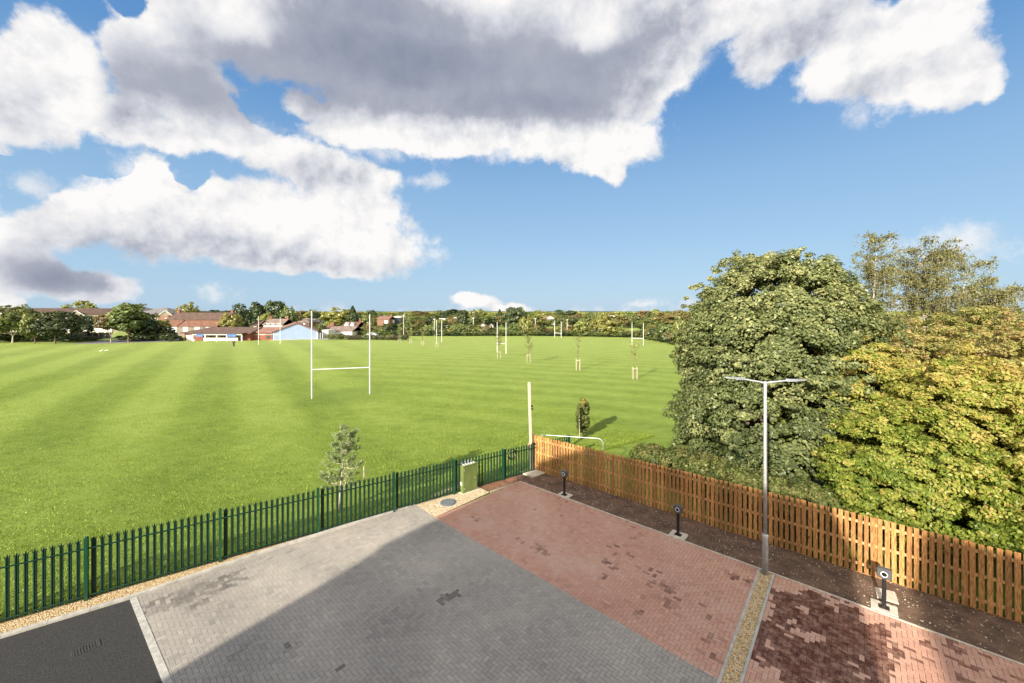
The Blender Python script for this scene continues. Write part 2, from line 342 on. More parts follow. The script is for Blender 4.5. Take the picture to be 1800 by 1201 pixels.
def attr_mat(name, ramp, rough=0.8, spec=0.3, wetcol=None, scale=30.0, noise_amt=0.25, bump=0.25, dust=None):
    """pavers: 'tone' (per brick) picks the ramp, 'stain' (per brick) mixes in the wet/dirty colour"""
    m = bpy.data.materials.new(name); m.use_nodes = True; nt = m.node_tree; N = nt.nodes; L = nt.links
    b = N['Principled BSDF']; b.inputs['Specular IOR Level'].default_value = spec
    a = N.new('ShaderNodeAttribute'); a.attribute_name = 'tone'
    s = N.new('ShaderNodeAttribute'); s.attribute_name = 'stain'
    g = N.new('ShaderNodeNewGeometry'); n = N.new('ShaderNodeTexNoise'); n.inputs['Scale'].default_value = scale; n.inputs['Detail'].default_value = 5
    L.new(g.outputs['Position'], n.inputs['Vector'])
    ad = N.new('ShaderNodeMath'); ad.operation = 'MULTIPLY_ADD'; L.new(n.outputs['Fac'], ad.inputs[0]); ad.inputs[1].default_value = noise_amt; 
    sb = N.new('ShaderNodeMath'); sb.operation = 'SUBTRACT'; L.new(a.outputs['Fac'], sb.inputs[0]); sb.inputs[1].default_value = noise_amt / 2
    L.new(sb.outputs[0], ad.inputs[2])
    rp = N.new('ShaderNodeValToRGB'); L.new(ad.outputs[0], rp.inputs[0]); e = rp.color_ramp
    e.elements[0].color = (*ramp[0], 1); e.elements[1].color = (*ramp[-1], 1)
    for i, c in enumerate(ramp[1:-1]): q = e.elements.new((i + 1) / (len(ramp) - 1)); q.color = (*c, 1)
    c = rp.outputs[0]
    if dust:
        n3 = N.new('ShaderNodeTexNoise'); n3.inputs['Scale'].default_value = 0.45; n3.inputs['Detail'].default_value = 6; n3.inputs['Roughness'].default_value = 0.65; L.new(g.outputs['Position'], n3.inputs['Vector'])
        r3 = N.new('ShaderNodeMapRange'); L.new(n3.outputs['Fac'], r3.inputs[0]); r3.inputs[1].default_value = 0.48; r3.inputs[2].default_value = 0.72; r3.inputs[4].default_value = 0.6
        m3 = N.new('ShaderNodeMix'); m3.data_type = 'RGBA'; L.new(r3.outputs[0], m3.inputs[0]); L.new(c, m3.inputs[6]); m3.inputs[7].default_value = (*dust, 1); c = m3.outputs[2]
    n4 = N.new('ShaderNodeTexNoise'); n4.inputs['Scale'].default_value = 5.5; n4.inputs['Detail'].default_value = 7; n4.inputs['Roughness'].default_value = 0.7; L.new(g.outputs['Position'], n4.inputs['Vector'])
    r4 = N.new('ShaderNodeMapRange'); L.new(n4.outputs['Fac'], r4.inputs[0]); r4.inputs[1].default_value = 0.60; r4.inputs[2].default_value = 0.78; r4.inputs[4].default_value = 0.45
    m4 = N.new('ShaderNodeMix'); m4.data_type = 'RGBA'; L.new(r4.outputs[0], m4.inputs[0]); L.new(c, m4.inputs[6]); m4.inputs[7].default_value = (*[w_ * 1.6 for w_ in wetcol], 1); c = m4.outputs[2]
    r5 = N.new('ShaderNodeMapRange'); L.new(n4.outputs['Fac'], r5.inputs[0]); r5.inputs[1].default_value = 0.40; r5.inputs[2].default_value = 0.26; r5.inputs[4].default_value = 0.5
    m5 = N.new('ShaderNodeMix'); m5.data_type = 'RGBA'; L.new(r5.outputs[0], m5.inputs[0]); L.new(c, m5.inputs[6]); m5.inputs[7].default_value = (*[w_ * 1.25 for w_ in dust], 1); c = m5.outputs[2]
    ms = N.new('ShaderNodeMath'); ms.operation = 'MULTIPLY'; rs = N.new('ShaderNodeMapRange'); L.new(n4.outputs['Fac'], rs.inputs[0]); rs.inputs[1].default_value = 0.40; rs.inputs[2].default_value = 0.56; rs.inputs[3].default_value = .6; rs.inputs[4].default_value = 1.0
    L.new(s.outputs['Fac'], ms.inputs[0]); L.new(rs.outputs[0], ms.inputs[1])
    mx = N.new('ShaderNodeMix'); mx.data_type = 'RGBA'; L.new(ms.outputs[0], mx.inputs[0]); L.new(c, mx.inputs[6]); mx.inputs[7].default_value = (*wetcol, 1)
    L.new(mx.outputs[2], b.inputs['Base Color'])
    mr = N.new('ShaderNodeMapRange'); L.new(s.outputs['Fac'], mr.inputs[0]); mr.inputs[3].default_value = rough; mr.inputs[4].default_value = 0.45
    L.new(mr.outputs[0], b.inputs['Roughness'])
    bp = N.new('ShaderNodeBump'); bp.inputs['Strength'].default_value = bump; bp.inputs['Distance'].default_value = 0.01; L.new(n.outputs['Fac'], bp.inputs['Height']); L.new(bp.outputs[0], b.inputs['Normal'])
    return m

def leaf_mat(name, cols, trans=0.35, gloss=0.12, nscale=0.5, rnd=0.0):
    """cols: ramp low->high; position picked by per-leaf random + clump noise"""
    m = bpy.data.materials.new(name); m.use_nodes = True; nt = m.node_tree; N = nt.nodes; L = nt.links; N.clear()
    a = N.new('ShaderNodeAttribute'); a.attribute_name = 'rnd'
    rp = N.new('ShaderNodeValToRGB'); e = rp.color_ramp
    L.new(a.outputs['Fac'], rp.inputs[0])
    e.elements[0].color = (*cols[0], 1); e.elements[1].color = (*cols[-1], 1)
    for i, c in enumerate(cols[1:-1]): q = e.elements.new((i + 1) / (len(cols) - 1)); q.color = (*c, 1)
    c = rp.outputs[0]
    if rnd:
        oi = N.new('ShaderNodeObjectInfo'); mr = N.new('ShaderNodeMapRange'); L.new(oi.outputs['Random'], mr.inputs[0]); mr.inputs[3].default_value = 1 - rnd; mr.inputs[4].default_value = 1 + rnd
        hs = N.new('ShaderNodeHueSaturation'); L.new(mr.outputs[0], hs.inputs['Value']); L.new(c, hs.inputs['Color'])
        m2 = N.new('ShaderNodeMath'); m2.operation = 'FRACT'; m3 = N.new('ShaderNodeMath'); m3.operation = 'MULTIPLY'; m3.inputs[1].default_value = 7.31; L.new(oi.outputs['Random'], m3.inputs[0]); L.new(m3.outputs[0], m2.inputs[0])
        mh = N.new('ShaderNodeMapRange'); L.new(m2.outputs[0], mh.inputs[0]); mh.inputs[3].default_value = 0.475; mh.inputs[4].default_value = 0.515; L.new(mh.outputs[0], hs.inputs['Hue']); c = hs.outputs[0]
    d = N.new('ShaderNodeBsdfDiffuse'); t = N.new('ShaderNodeBsdfTranslucent'); L.new(c, d.inputs[0])
    tm = N.new('ShaderNodeMix'); tm.data_type = 'RGBA'; tm.blend_type = 'MULTIPLY'; tm.inputs[0].default_value = 1; L.new(c, tm.inputs[6]); tm.inputs[7].default_value = (1.3, 1.25, 0.5, 1); L.new(tm.outputs[2], t.inputs[0])
    mx = N.new('ShaderNodeMixShader'); mx.inputs[0].default_value = trans; L.new(d.outputs[0], mx.inputs[1]); L.new(t.outputs[0], mx.inputs[2])
    gl = N.new('ShaderNodeBsdfGlossy'); gl.inputs['Roughness'].default_value = 0.42; gl.inputs[0].default_value = (0.9, 0.95, 0.8, 1)
    m4 = N.new('ShaderNodeMixShader'); m4.inputs[0].default_value = gloss; L.new(mx.outputs[0], m4.inputs[1]); L.new(gl.outputs[0], m4.inputs[2])
    o = N.new('ShaderNodeOutputMaterial'); L.new(m4.outputs[0], o.inputs[0]); return m

MT = dict(
    grass=grass_mat(),
    tarmac=gravel_mat('tarmac', [(0.018, 0.018, 0.02), (0.036, 0.036, 0.038), (0.025, 0.025, 0.027), (0.10, 0.098, 0.09)], 100),
    sand=mat('jointing_sand', (0.16, 0.14, 0.12), 0.95, 0.25, 20),
    kerb=mat('kerb_concrete', (0.40, 0.385, 0.35), 0.9, 0.12, 5, 0.2, 60),
    conc=mat('pale_concrete', (0.50, 0.46, 0.38), 0.9, 0.12, 6, 0.2, 60),
    white_edge=mat('edging_concrete', (0.40, 0.39, 0.36), 0.9, 0.15, 12, 0.3, 60),
    gravel=gravel_mat('gravel', [(0.30, 0.17, 0.06), (0.52, 0.36, 0.16), (0.62, 0.47, 0.26), (0.68, 0.58, 0.40), (0.42, 0.27, 0.11)], 32),
    gravel_pale=gravel_mat('pale_gravel', [(0.42, 0.30, 0.16), (0.62, 0.50, 0.32), (0.72, 0.64, 0.48), (0.50, 0.36, 0.18)], 26),
    grey_pav=attr_mat('grey_block_paving', [(0.17, 0.16, 0.148), (0.255, 0.24, 0.218), (0.32, 0.298, 0.266), (0.40, 0.37, 0.325)], wetcol=(0.045, 0.035, 0.03), dust=(0.44, 0.39, 0.33)),
    red_pav=attr_mat('red_block_paving', [(0.26, 0.15, 0.115), (0.41, 0.225, 0.165), (0.47, 0.275, 0.205), (0.49, 0.345, 0.275)], wetcol=(0.075, 0.024, 0.017), dust=(0.50, 0.36, 0.285)),
    dirt=mat('soil', (0.17, 0.105, 0.07), 0.95, 0.35, 2.2, 1.0, 18, col2=(0.06, 0.037, 0.026)),
    dirt_lit=mat('sunlit_soil', (0.26, 0.13, 0.07), 0.95, 0.3, 4.0, 0.9, 22, col2=(0.10, 0.05, 0.03)),  # same soil as the bed, its sunlit orange put into the colour
    stone=mat('pebble', (0.36, 0.30, 0.22), 0.9, 0.3, 3, island=0.4),
    wood=mat('new_timber', (0.36, 0.178, 0.064), 0.7, 0.3, 9, 0.15, 60, island=0.32, stretch=(5, 5, 0.7), spec=0.25),
    wood_rail=mat('pale_timber', (0.55, 0.33, 0.15), 0.75, 0.15, 9, island=0.1),
    wood_old=mat('weathered_timber', (0.42, 0.36, 0.28), 0.85, 0.18, 12, 0.3, 50, stretch=(4, 4, 0.4)),
    green=mat('green_paint', (0.004, 0.034, 0.02), 0.42, 0.1, 6, spec=0.5),
    green_post=mat('bright_green_paint', (0.006, 0.062, 0.032), 0.4, 0.1, 6, spec=0.5),
    green_dark=mat('dark_green_paint', (0.004, 0.022, 0.014), 0.45, 0.1, 6),
    cabinet=mat('olive_paint', (0.115, 0.155, 0.045), 0.5, 0.10, 3, spec=0.4),
    cab_top=mat('grey_lid', (0.42, 0.43, 0.42), 0.6, 0.15, 10),
    galv=mat('galvanised_steel', (0.50, 0.52, 0.55), 0.42, 0.12, 14, metal=0.65),
    black=mat('black_metal', (0.012, 0.012, 0.014), 0.35, 0.1, 10),
    charger=mat('charger_grey', (0.075, 0.078, 0.085), 0.32, 0.05, 10),
    ring=mat('white_ring', (0.8, 0.82, 0.85), 0.4, 0.03, 10),
    slot=mat('black_socket', (0.006, 0.006, 0.007), 0.3, 0.03, 10),
    white=mat('white_paint', (0.80, 0.80, 0.78), 0.5, 0.04, 6),
    post_white=mat('white_post_paint', (0.58, 0.59, 0.58), 0.45, 0.04, 3),
    grate=mat('drain_iron', (0.05, 0.05, 0.052), 0.8, 0.2, 20),
    iron=mat('cover_iron', (0.12, 0.14, 0.16), 0.6, 0.2, 20, 0.4, 40),
    bark=mat('bark', (0.16, 0.12, 0.085), 0.95, 0.3, 8, 0.6, 30, stretch=(2, 2, 0.5)),
    bark_pale=mat('pale_bark', (0.42, 0.37, 0.30), 0.9, 0.3, 6, 0.4, 30),
    bark_white=mat('birch_bark', (0.40, 0.36, 0.31), 0.85, 0.25, 7, 0.3, 30),
    brick=mat('red_brick', (0.20, 0.075, 0.05), 0.9, 0.2, 4, rnd=0.1),
    brick_dark=mat('brown_brick', (0.20, 0.11, 0.08), 0.9, 0.2, 4),
    stonew=mat('stone_wall', (0.19, 0.16, 0.125), 0.9, 0.2, 2),
    cream=mat('cream_render', (0.36, 0.31, 0.24), 0.9, 0.08, 1.5),
    wrender=mat('white_render', (0.52, 0.50, 0.45), 0.9, 0.06, 1.5),
    blue_wall=mat('pale_blue_cladding', (0.255, 0.335, 0.52), 0.6, 0.05, 0.8),
    roof_brown=mat('brown_roof', (0.105, 0.066, 0.052), 0.9, 0.2, 1.2, 0.3, 10),
    roof_pink=mat('pink_tile_roof', (0.24, 0.125, 0.10), 0.9, 0.12, 1.2),
    roof_grey=mat('grey_slate_roof', (0.16, 0.155, 0.155), 0.8, 0.15, 1.2),
    roof_mauve=mat('grey_brown_roof', (0.20, 0.15, 0.13), 0.9, 0.2, 1.0),
    roof_orange=mat('orange_tile_roof', (0.16, 0.08, 0.055), 0.9, 0.2, 1.2),
    glass=mat('window_glass', (0.03, 0.04, 0.05), 0.12, 0.1, 2, spec=0.8),
    pane=mat('bright_window', (0.55, 0.60, 0.66), 0.3, 0.08, 2),
    blue_ban=mat('blue_banner', (0.03, 0.08, 0.28), 0.7, 0.3, 2, col2=(0.10, 0.20, 0.5)),
    panel=mat('cream_shutter', (0.36, 0.31, 0.23), 0.8, 0.1, 2),
    road=mat('worn_asphalt', (0.20, 0.195, 0.19), 0.9, 0.1, 0.5),
    skin=mat('skin', (0.55, 0.33, 0.24), 0.6, 0.03, 5),
    dark_cloth=mat('dark_cloth', (0.02, 0.022, 0.025), 0.9, 0.1, 9),
    hair=mat('dark_hair', (0.03, 0.02, 0.015), 0.7, 0.1, 9),
    net=mat('dark_net', (0.03, 0.035, 0.035), 0.9, 0.2, 3),
    car=mat('white_car_paint', (0.75, 0.76, 0.78), 0.25, 0.02, 2, spec=0.6),
    rubber=mat('tyre_rubber', (0.02, 0.02, 0.02), 0.8, 0.1, 5),
    hill=mat('far_woods', (0.075, 0.105, 0.10), 0.95, 0.25, 0.02, col2=(0.05, 0.075, 0.08)),  # dark woods, with the slight blue of distant haze put into the colour
)
LM = dict(
    big=leaf_mat('whitebeam_leaves', [(0.05, 0.066, 0.026), (0.085, 0.108, 0.042), (0.13, 0.157, 0.06), (0.21, 0.23, 0.092), (0.33, 0.33, 0.15)], 0.25, 0.02),
    maple=leaf_mat('maple_leaves', [(0.07, 0.11, 0.018), (0.13, 0.185, 0.028), (0.22, 0.265, 0.042), (0.35, 0.34, 0.085), (0.42, 0.33, 0.11)], 0.4, 0.015),
    haw=leaf_mat('hawthorn_leaves', [(0.08, 0.11, 0.03), (0.16, 0.18, 0.05), (0.27, 0.265, 0.08), (0.36, 0.32, 0.12), (0.36, 0.26, 0.12)], 0.35, 0.015),
    birch=leaf_mat('birch_leaves', [(0.09, 0.095, 0.035), (0.15, 0.155, 0.055), (0.21, 0.20, 0.075), (0.28, 0.23, 0.10)], 0.3, 0.015),
    bramble=leaf_mat('bramble_leaves', [(0.04, 0.055, 0.018), (0.075, 0.10, 0.028), (0.14, 0.16, 0.048), (0.20, 0.16, 0.075)], 0.25, 0.015),
    dark=leaf_mat('dark_leaves', [(0.022, 0.04, 0.014), (0.04, 0.065, 0.022), (0.075, 0.10, 0.035)], 0.2, 0.05, rnd=0.15),
    mid=leaf_mat('mid_green_leaves', [(0.06, 0.09, 0.024), (0.12, 0.155, 0.042), (0.21, 0.235, 0.075)], 0.3, 0.05, rnd=0.18),
    light=leaf_mat('yellow_green_leaves', [(0.13, 0.155, 0.035), (0.22, 0.24, 0.06), (0.33, 0.33, 0.10)], 0.35, 0.05, rnd=0.15),
    rust=leaf_mat('autumn_leaves', [(0.09, 0.08, 0.03), (0.17, 0.145, 0.05), (0.26, 0.20, 0.075)], 0.3, 0.05, rnd=0.18),
    purple=leaf_mat('dull_purple_leaves', [(0.05, 0.04, 0.028), (0.09, 0.07, 0.045), (0.13, 0.115, 0.06)], 0.2, 0.05),
    pine=leaf_mat('pine_needles', [(0.13, 0.19, 0.08), (0.22, 0.28, 0.12), (0.32, 0.38, 0.18)], 0.1, 0.015),
    blade=leaf_mat('grass_blades', [(0.11, 0.17, 0.02), (0.21, 0.29, 0.042), (0.33, 0.40, 0.085)], 0.3, 0.015),
)

# ------------------------------------------------------------------ ground
def sheet(name, pts, z, m, kind='structure'):
    pts = ccw(pts); mb = MB(); mb.add([(p[0], p[1], z) for p in pts], [tuple(range(len(pts)))])
    return tag(mb.build(name, m), kind=kind)
sheet('playing_field', [(-6000, -400), (6000, -400), (6000, 6000), (-6000, 6000)], 0.0, MT['grass'])

# key plan points
K = [G(0, 1126), G(227, 1056), G(450, 979), G(731, 889)]          # kerb, paving side
PA = G(764, 911); PB = G(912.7, 847.7); PC = G(1333, 1002); PD = G(1262, 1197)
A = (PC - PB).normalized(); B = Vector((-A.y, A.x));                # bay axes
if B.y < 0: B = -B
def ext(a, b, t): return b + (b - a).normalized() * t
K0 = ext(K[1], K[0], 6)
def strip(line, w0, w1):
    """offset polyline sideways (left positive) -> polygon between offsets"""
    out = []
    for w in (w0, w1):
        row = []
        for i, p in enumerate(line):
            t = (line[min(i + 1, len(line) - 1)] - line[max(i - 1, 0)]).normalized(); n = Vector((-t.y, t.x)); row.append(p + n * w)
        out.append(row)
    return out
kline = [K0] + K
kk = strip(kline, 0.0, 0.14)
mb = MB()
for i in range(len(kline) - 1):
    seg = kk[0][i + 1] - kk[0][i]; n = max(1, round(seg.length / 0.914))
    for j in range(n):
        a0, a1 = j / n, (j + 1) / n; g = 0.004 / seg.length
        q = [kk[0][i].lerp(kk[0][i + 1], a0 + g), kk[0][i].lerp(kk[0][i + 1], a1 - g), kk[1][i].lerp(kk[1][i + 1], a1 - g), kk[1][i].lerp(kk[1][i + 1], a0 + g)]
        mb.prism(q, 0.0, 0.088 + random.uniform(-.002, .002))
tag(mb.build('kerb', MT['kerb']), kind='structure')
# palisade line
F0, F1 = G(10, 1097), G(930, 832)
fdir = (F1 - F0).normalized()
FA = F0 - fdir * 3.0
gp = [kk[1][0], kk[1][1], kk[1][2], kk[1][3], kk[1][4], G(742, 884), F0 + fdir * ((G(800, 868) - F0).dot(fdir)) + Vector((0.02, 0.12)), FA + Vector((0, 0.12)) - fdir * 3]
sheet('gravel_strip', gp, 0.030, MT['gravel'])
# gravel patch by the cabinet
sheet('gravel_patch', [G(736, 886), G(731, 889), PA, G(861, 867), G(842, 858), G(838, 846), G(780, 862)], 0.036, MT['gravel_pale'])
# tarmac
T1 = G(285, 1201); TL = G(228, 1056)
sheet('tarmac', [K0, K[0], TL, T1, T1 + (T1 - TL).normalized() * 5, Vector((-20, 0.0)), Vector((-22, 4))], 0.032, MT['tarmac'])
td = (T1 - TL).normalized(); tn = Vector((-td.y, td.x)); 
if tn.x < 0: tn = -tn
mb = MB(); mb.prism([TL, TL + tn * 0.14, TL + tn * 0.14 + td * 6, TL + td * 6], 0.0, 0.041)
tag(mb.build('edging_strip', MT['white_edge']), kind='structure')
# paving base
sheet('paving_bed', [TL + tn * .14, K[2], K[3], PA, PB, ext(PB, PC, 12), Vector((22, -1)), Vector((-16, -1)), TL + td * 9 + tn * .14], 0.012, MT['sand'])

def clip(poly, conv):
    """Sutherland-Hodgman: poly against convex ccw polygon"""
    out = poly
    for i in range(len(conv)):
        a = conv[i]; b = conv[(i + 1) % len(conv)]; ex, ey = b[0] - a[0], b[1] - a[1]; inp = out; out = []
        if not inp: return []
        for j in range(len(inp)):
            p, q = inp[j - 1], inp[j]
            sp = ex * (p[1] - a[1]) - ey * (p[0] - a[0]); sq = ex * (q[1] - a[1]) - ey * (q[0] - a[0])
            if (sp >= 0) != (sq >= 0):
                t = sp / (sp - sq); out.append((p[0] + (q[0] - p[0]) * t, p[1] + (q[1] - p[1]) * t))
            if sq >= 0: out.append(q)
    return out
def herringbone(name, poly, m, stains, z=0.034, seed=1, tone=0.5, amp=0.5, hub=None):
    """block paving of separate blocks; poly is star-shaped about hub, edge blocks are cut to it"""
    conv = [tuple(p) for p in ccw(poly)]; W = 0.1; ax, ay = A, B; nv = len(conv)
    hub = tuple(hub) if hub else (sum(p[0] for p in conv) / nv, sum(p[1] for p in conv) / nv)
    fan = [[hub, conv[i], conv[(i + 1) % nv]] for i in range(nv)] if nv > 4 else [conv]
    fan = [f for f in fan if abs((f[1][0] - f[0][0]) * (f[2][1] - f[0][1]) - (f[1][1] - f[0][1]) * (f[2][0] - f[0][0])) > 1e-6]
    u = [p[0] * ax.x + p[1] * ax.y for p in conv]; w = [p[0] * ay.x + p[1] * ay.y for p in conv]
    u0, u1, w0, w1 = min(u) / W - 4, max(u) / W + 4, min(w) / W - 4, max(w) / W + 4
    rg = random.Random(seed); V = []; Fc = []; tones = []; sts = []
    def inside(x, y):
        r = 1e9; c = False
        for i in range(nv):
            a = conv[i]; b = conv[(i + 1) % nv]; ex, ey = b[0] - a[0], b[1] - a[1]
            t = max(0, min(1, ((x - a[0]) * ex + (y - a[1]) * ey) / (ex * ex + ey * ey))); r = min(r, math.hypot(x - a[0] - t * ex, y - a[1] - t * ey))
            if (a[1] > y) != (b[1] > y) and x < a[0] + (y - a[1]) / (b[1] - a[1]) * (b[0] - a[0]): c = not c
        return r if c else -r
    for mm in range(int((w0 - u1) / 4) - 2, int((w1 - u0) / 4) + 3):
        for nn in range(int(min(u0, w0)) - 2 * abs(mm) - 4, int(max(u1, w1)) + 2 * abs(mm) + 4):
            bx, by = nn - 2 * mm, nn + 2 * mm
            if bx < u0 or bx > u1 or by < w0 or by > w1: continue
            for (x0, y0, x1, y1) in ((bx, by, bx + 2, by + 1), (bx, by + 1, bx + 1, by + 3)):
                cu, cv = (x0 + x1) / 2 * W, (y0 + y1) / 2 * W
                s = inside(ax.x * cu + ay.x * cv, ax.y * cu + ay.y * cv)
                if s < -0.12: continue
                g = 0.03; rec = []
                for (a, b) in ((x0 + g, y0 + g), (x1 - g, y0 + g), (x1 - g, y1 - g), (x0 + g, y1 - g)):
                    rec.append((ax.x * a * W + ay.x * b * W, ax.y * a * W + ay.y * b * W))
                rec = ccw(rec); zz = z + rg.uniform(-.0012, .0012)
                t0_ = tone + rg.gauss(0, 0.16) * amp * 2
                for rec in ([clip(rec, f) for f in fan] if s < 0.13 else [rec]):
                    if len(rec) < 3: continue
                    n = len(rec); mx = sum(p[0] for p in rec) / n; my = sum(p[1] for p in rec) / n; b0 = len(V)
                    V += [(p[0], p[1], zz - 0.02) for p in rec]
                    V += [(p[0], p[1], zz - 0.003) for p in rec]
                    V += [(mx + (p[0] - mx) * .965, my + (p[1] - my) * .94, zz) for p in rec]
                    for r in (0, 1):
                        for i in range(n): Fc.append((b0 + r * n + i, b0 + r * n + (i + 1) % n, b0 + (r + 1) * n + (i + 1) % n, b0 + (r + 1) * n + i))
                    Fc.append(tuple(range(b0 + 2 * n, b0 + 3 * n)))
                    t = t0_ + 0.35 * (mnoise.noise(Vector((mx * .5, my * .5, seed))))
                    st = 0.0
                    for (sx, sy, sr, dens, amt) in stains:
                        d = math.hypot(mx - sx, my - sy) / sr + mnoise.noise(Vector((mx * 2.2, my * 2.2, 3.0 + seed))) * 0.7
                        if d < 1 and rg.random() < dens: st = max(st, amt * (rg.uniform(.3, .95) if seed != 5 else rg.uniform(.85, 1)))
                    tones += [min(1, max(0, t))] * (3 * n); sts += [st] * (3 * n)
    me = bpy.data.meshes.new(name); me.from_pydata(V, [], Fc); me.materials.append(m)
    for nm, dat in (('tone', tones), ('stain', sts)):
        at = me.attributes.new(nm, 'FLOAT', 'POINT'); at.data.foreach_set('value', dat)
    o = bpy.data.objects.new(name, me); COL.objects.link(o); return tag(o, kind='structure')
def S(px, py, r, dens, amt): p = G(px, py); return (p.x, p.y, r, dens, amt)
PE = ext(PA, PD, 8.0)
grey_st = [S(350, 1045, .55, .8, .6), S(300, 1062, .5, .7, .65), S(400, 1022, .4, .7, .75), S(510, 1140, .14, .9, .95), S(785, 1052, .2, .95, 1), S(800, 1046, .12, 1, 1), S(408, 1155, .15, 1, .9),
           S(600, 1176, .08, 1, 1), S(608, 1140, .06, 1, .9)]
herringbone('grey_paving', [TL + tn * .145, K[2], K[3], PA, PD, PE, PE + Vector((-3, -3.5)), TL + td * 8.6 + tn * .145], MT['grey_pav'], grey_st, seed=2, tone=0.5, amp=.26, hub=G(600, 1150))
red_st = [S(840, 915, .25, .3, .7), S(925, 952, .45, .22, .8), S(950, 968, .3, .4, .7), S(1065, 992, .3, .35, .9), S(1060, 1010, .25, .5, .9), S(1110, 970, .8, .08, .9), S(1140, 1000, .35, .2, .9),
          S(1160, 1040, .45, .35, .85), S(1180, 1055, .35, .6, .9), S(1110, 930, .4, .15, .7), S(1240, 1110, .5, .12, .9), S(1255, 1150, .45, .16, .9), S(1300, 1020, .4, .2, .9), S(1000, 900, 1.2, .03, .6), S(1150, 1080, 1.5, .03, .7)]
herringbone('red_paving', [PA, PB, PC, PD], MT['red_pav'], red_st, seed=3, tone=0.5, amp=.32)
# gravel divider between the bays, with its two edgings
g0, g1 = PC, G(1362, 1013); sdir = (PD - PC).normalized(); sn = (g1 - g0).normalized(); wdt = (g1 - g0).dot(Vector((-sdir.y, sdir.x)) * (1 if Vector((-sdir.y, sdir.x)).dot(sn) > 0 else -1))
snn = Vector((-sdir.y, sdir.x)); snn = snn if snn.dot(sn) > 0 else -snn
L0 = PC + sdir * 0.0
sheet('gravel_divider', [PC + snn * .06, PC + snn * (wdt - .06), PC + snn * (wdt - .06) + sdir * 9, PC + snn * .06 + sdir * 9], 0.030, MT['gravel'])
mb = MB(); mb.prism([PC, PC + snn * .06, PC + snn * .06 + sdir * 9, PC + sdir * 9], 0, 0.046); mb.prism([PC + snn * (wdt - .06), PC + snn * wdt, PC + snn * wdt + sdir * 9, PC + snn * (wdt - .06) + sdir * 9], 0, 0.046)
tag(mb.build('divider_edging', MT['kerb']), kind='structure')
Q0 = PC + snn * (wdt + .004)
far = Q0 + A * 14
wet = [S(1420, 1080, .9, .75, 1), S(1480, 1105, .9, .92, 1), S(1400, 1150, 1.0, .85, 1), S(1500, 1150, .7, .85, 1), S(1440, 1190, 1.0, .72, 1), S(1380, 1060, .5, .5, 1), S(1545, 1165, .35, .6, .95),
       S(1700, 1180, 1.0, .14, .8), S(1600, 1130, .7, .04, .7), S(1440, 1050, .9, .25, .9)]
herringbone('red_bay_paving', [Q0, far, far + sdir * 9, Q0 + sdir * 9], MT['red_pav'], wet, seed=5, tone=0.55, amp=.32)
# pin kerb along the planting bed
mb = MB()
for a, b in ((PB, PC), (PC, far)):
    n = round((b - a).length / .915)
    for j in range(n):
        p = a.lerp(b, (j + .004) / n); q = a.lerp(b, (j + .996) / n); mb.prism([p, q, q + B * .05, p + B * .05], 0.0, 0.055 + random.uniform(-.003, .003))
ga = G(861, 867)
mb.prism([PB + B * .05, PB, ga, ga + (G(861, 862) - ga).normalized() * .05], 0, .054)
tag(mb.build('pin_kerb', MT['conc']), kind='structure')
# planting bed: rough soil
T0 = G(937, 827); T1f = G(1800, 1100); tdir = (T1f - T0).normalized()
def grid_soil(name, poly, m, step, amp, seed):
    poly = ccw(poly); bm = bmesh.new(); vs = [bm.verts.new((p[0], p[1], 0.018)) for p in poly]; bm.faces.new(vs)
    xs = [p[0] for p in poly]; ys = [p[1] for p in poly]
    def cut(ax, lo, hi):
        t = lo + step
        while t < hi:
            g = bm.verts[:] + bm.edges[:] + bm.faces[:]
            bmesh.ops.bisect_plane(bm, geom=g, plane_co=(t, 0, 0) if ax == 0 else (0, t, 0), plane_no=(1, 0, 0) if ax == 0 else (0, 1, 0)); t += step
    cut(0, min(xs), max(xs)); cut(1, min(ys), max(ys))
    for v in bm.verts:
        n = mnoise.noise(Vector((v.co.x * 1.3, v.co.y * 1.3, seed))) + 0.6 * mnoise.noise(Vector((v.co.x * 4, v.co.y * 4, seed))) + .4 * mnoise.noise(Vector((v.co.x * 10, v.co.y * 10, seed)))
        v.co.z = 0.04 + amp * n
    me = bpy.data.meshes.new(name); bm.to_mesh(me); bm.free(); me.materials.append(m); me.polygons.foreach_set('use_smooth', [True] * len(me.polygons))
    o = bpy.data.objects.new(name, me); COL.objects.link(o); return tag(o, kind='structure')
Tend = T0 + tdir * 20
grid_soil('planting_bed', [PB + B * .05, far + B * .05, Tend + Vector((.1, .1)), T0 + Vector((0.05, .12)), F1 + Vector((0, .1)), G(905, 838)], MT['dirt'], 0.12, 0.022, 1.0)
grid_soil('soil_by_fence', [G(861, 866), PB + Vector((-.02, .05)), G(905, 838) + Vector((.02, 0)), F1 + Vector((-.02, .12)), F0 + fdir * ((G(843, 857) - F0).dot(fdir)) + Vector((0, .1)), G(843, 857)], MT['dirt_lit'], 0.12, 0.02, 2.0)
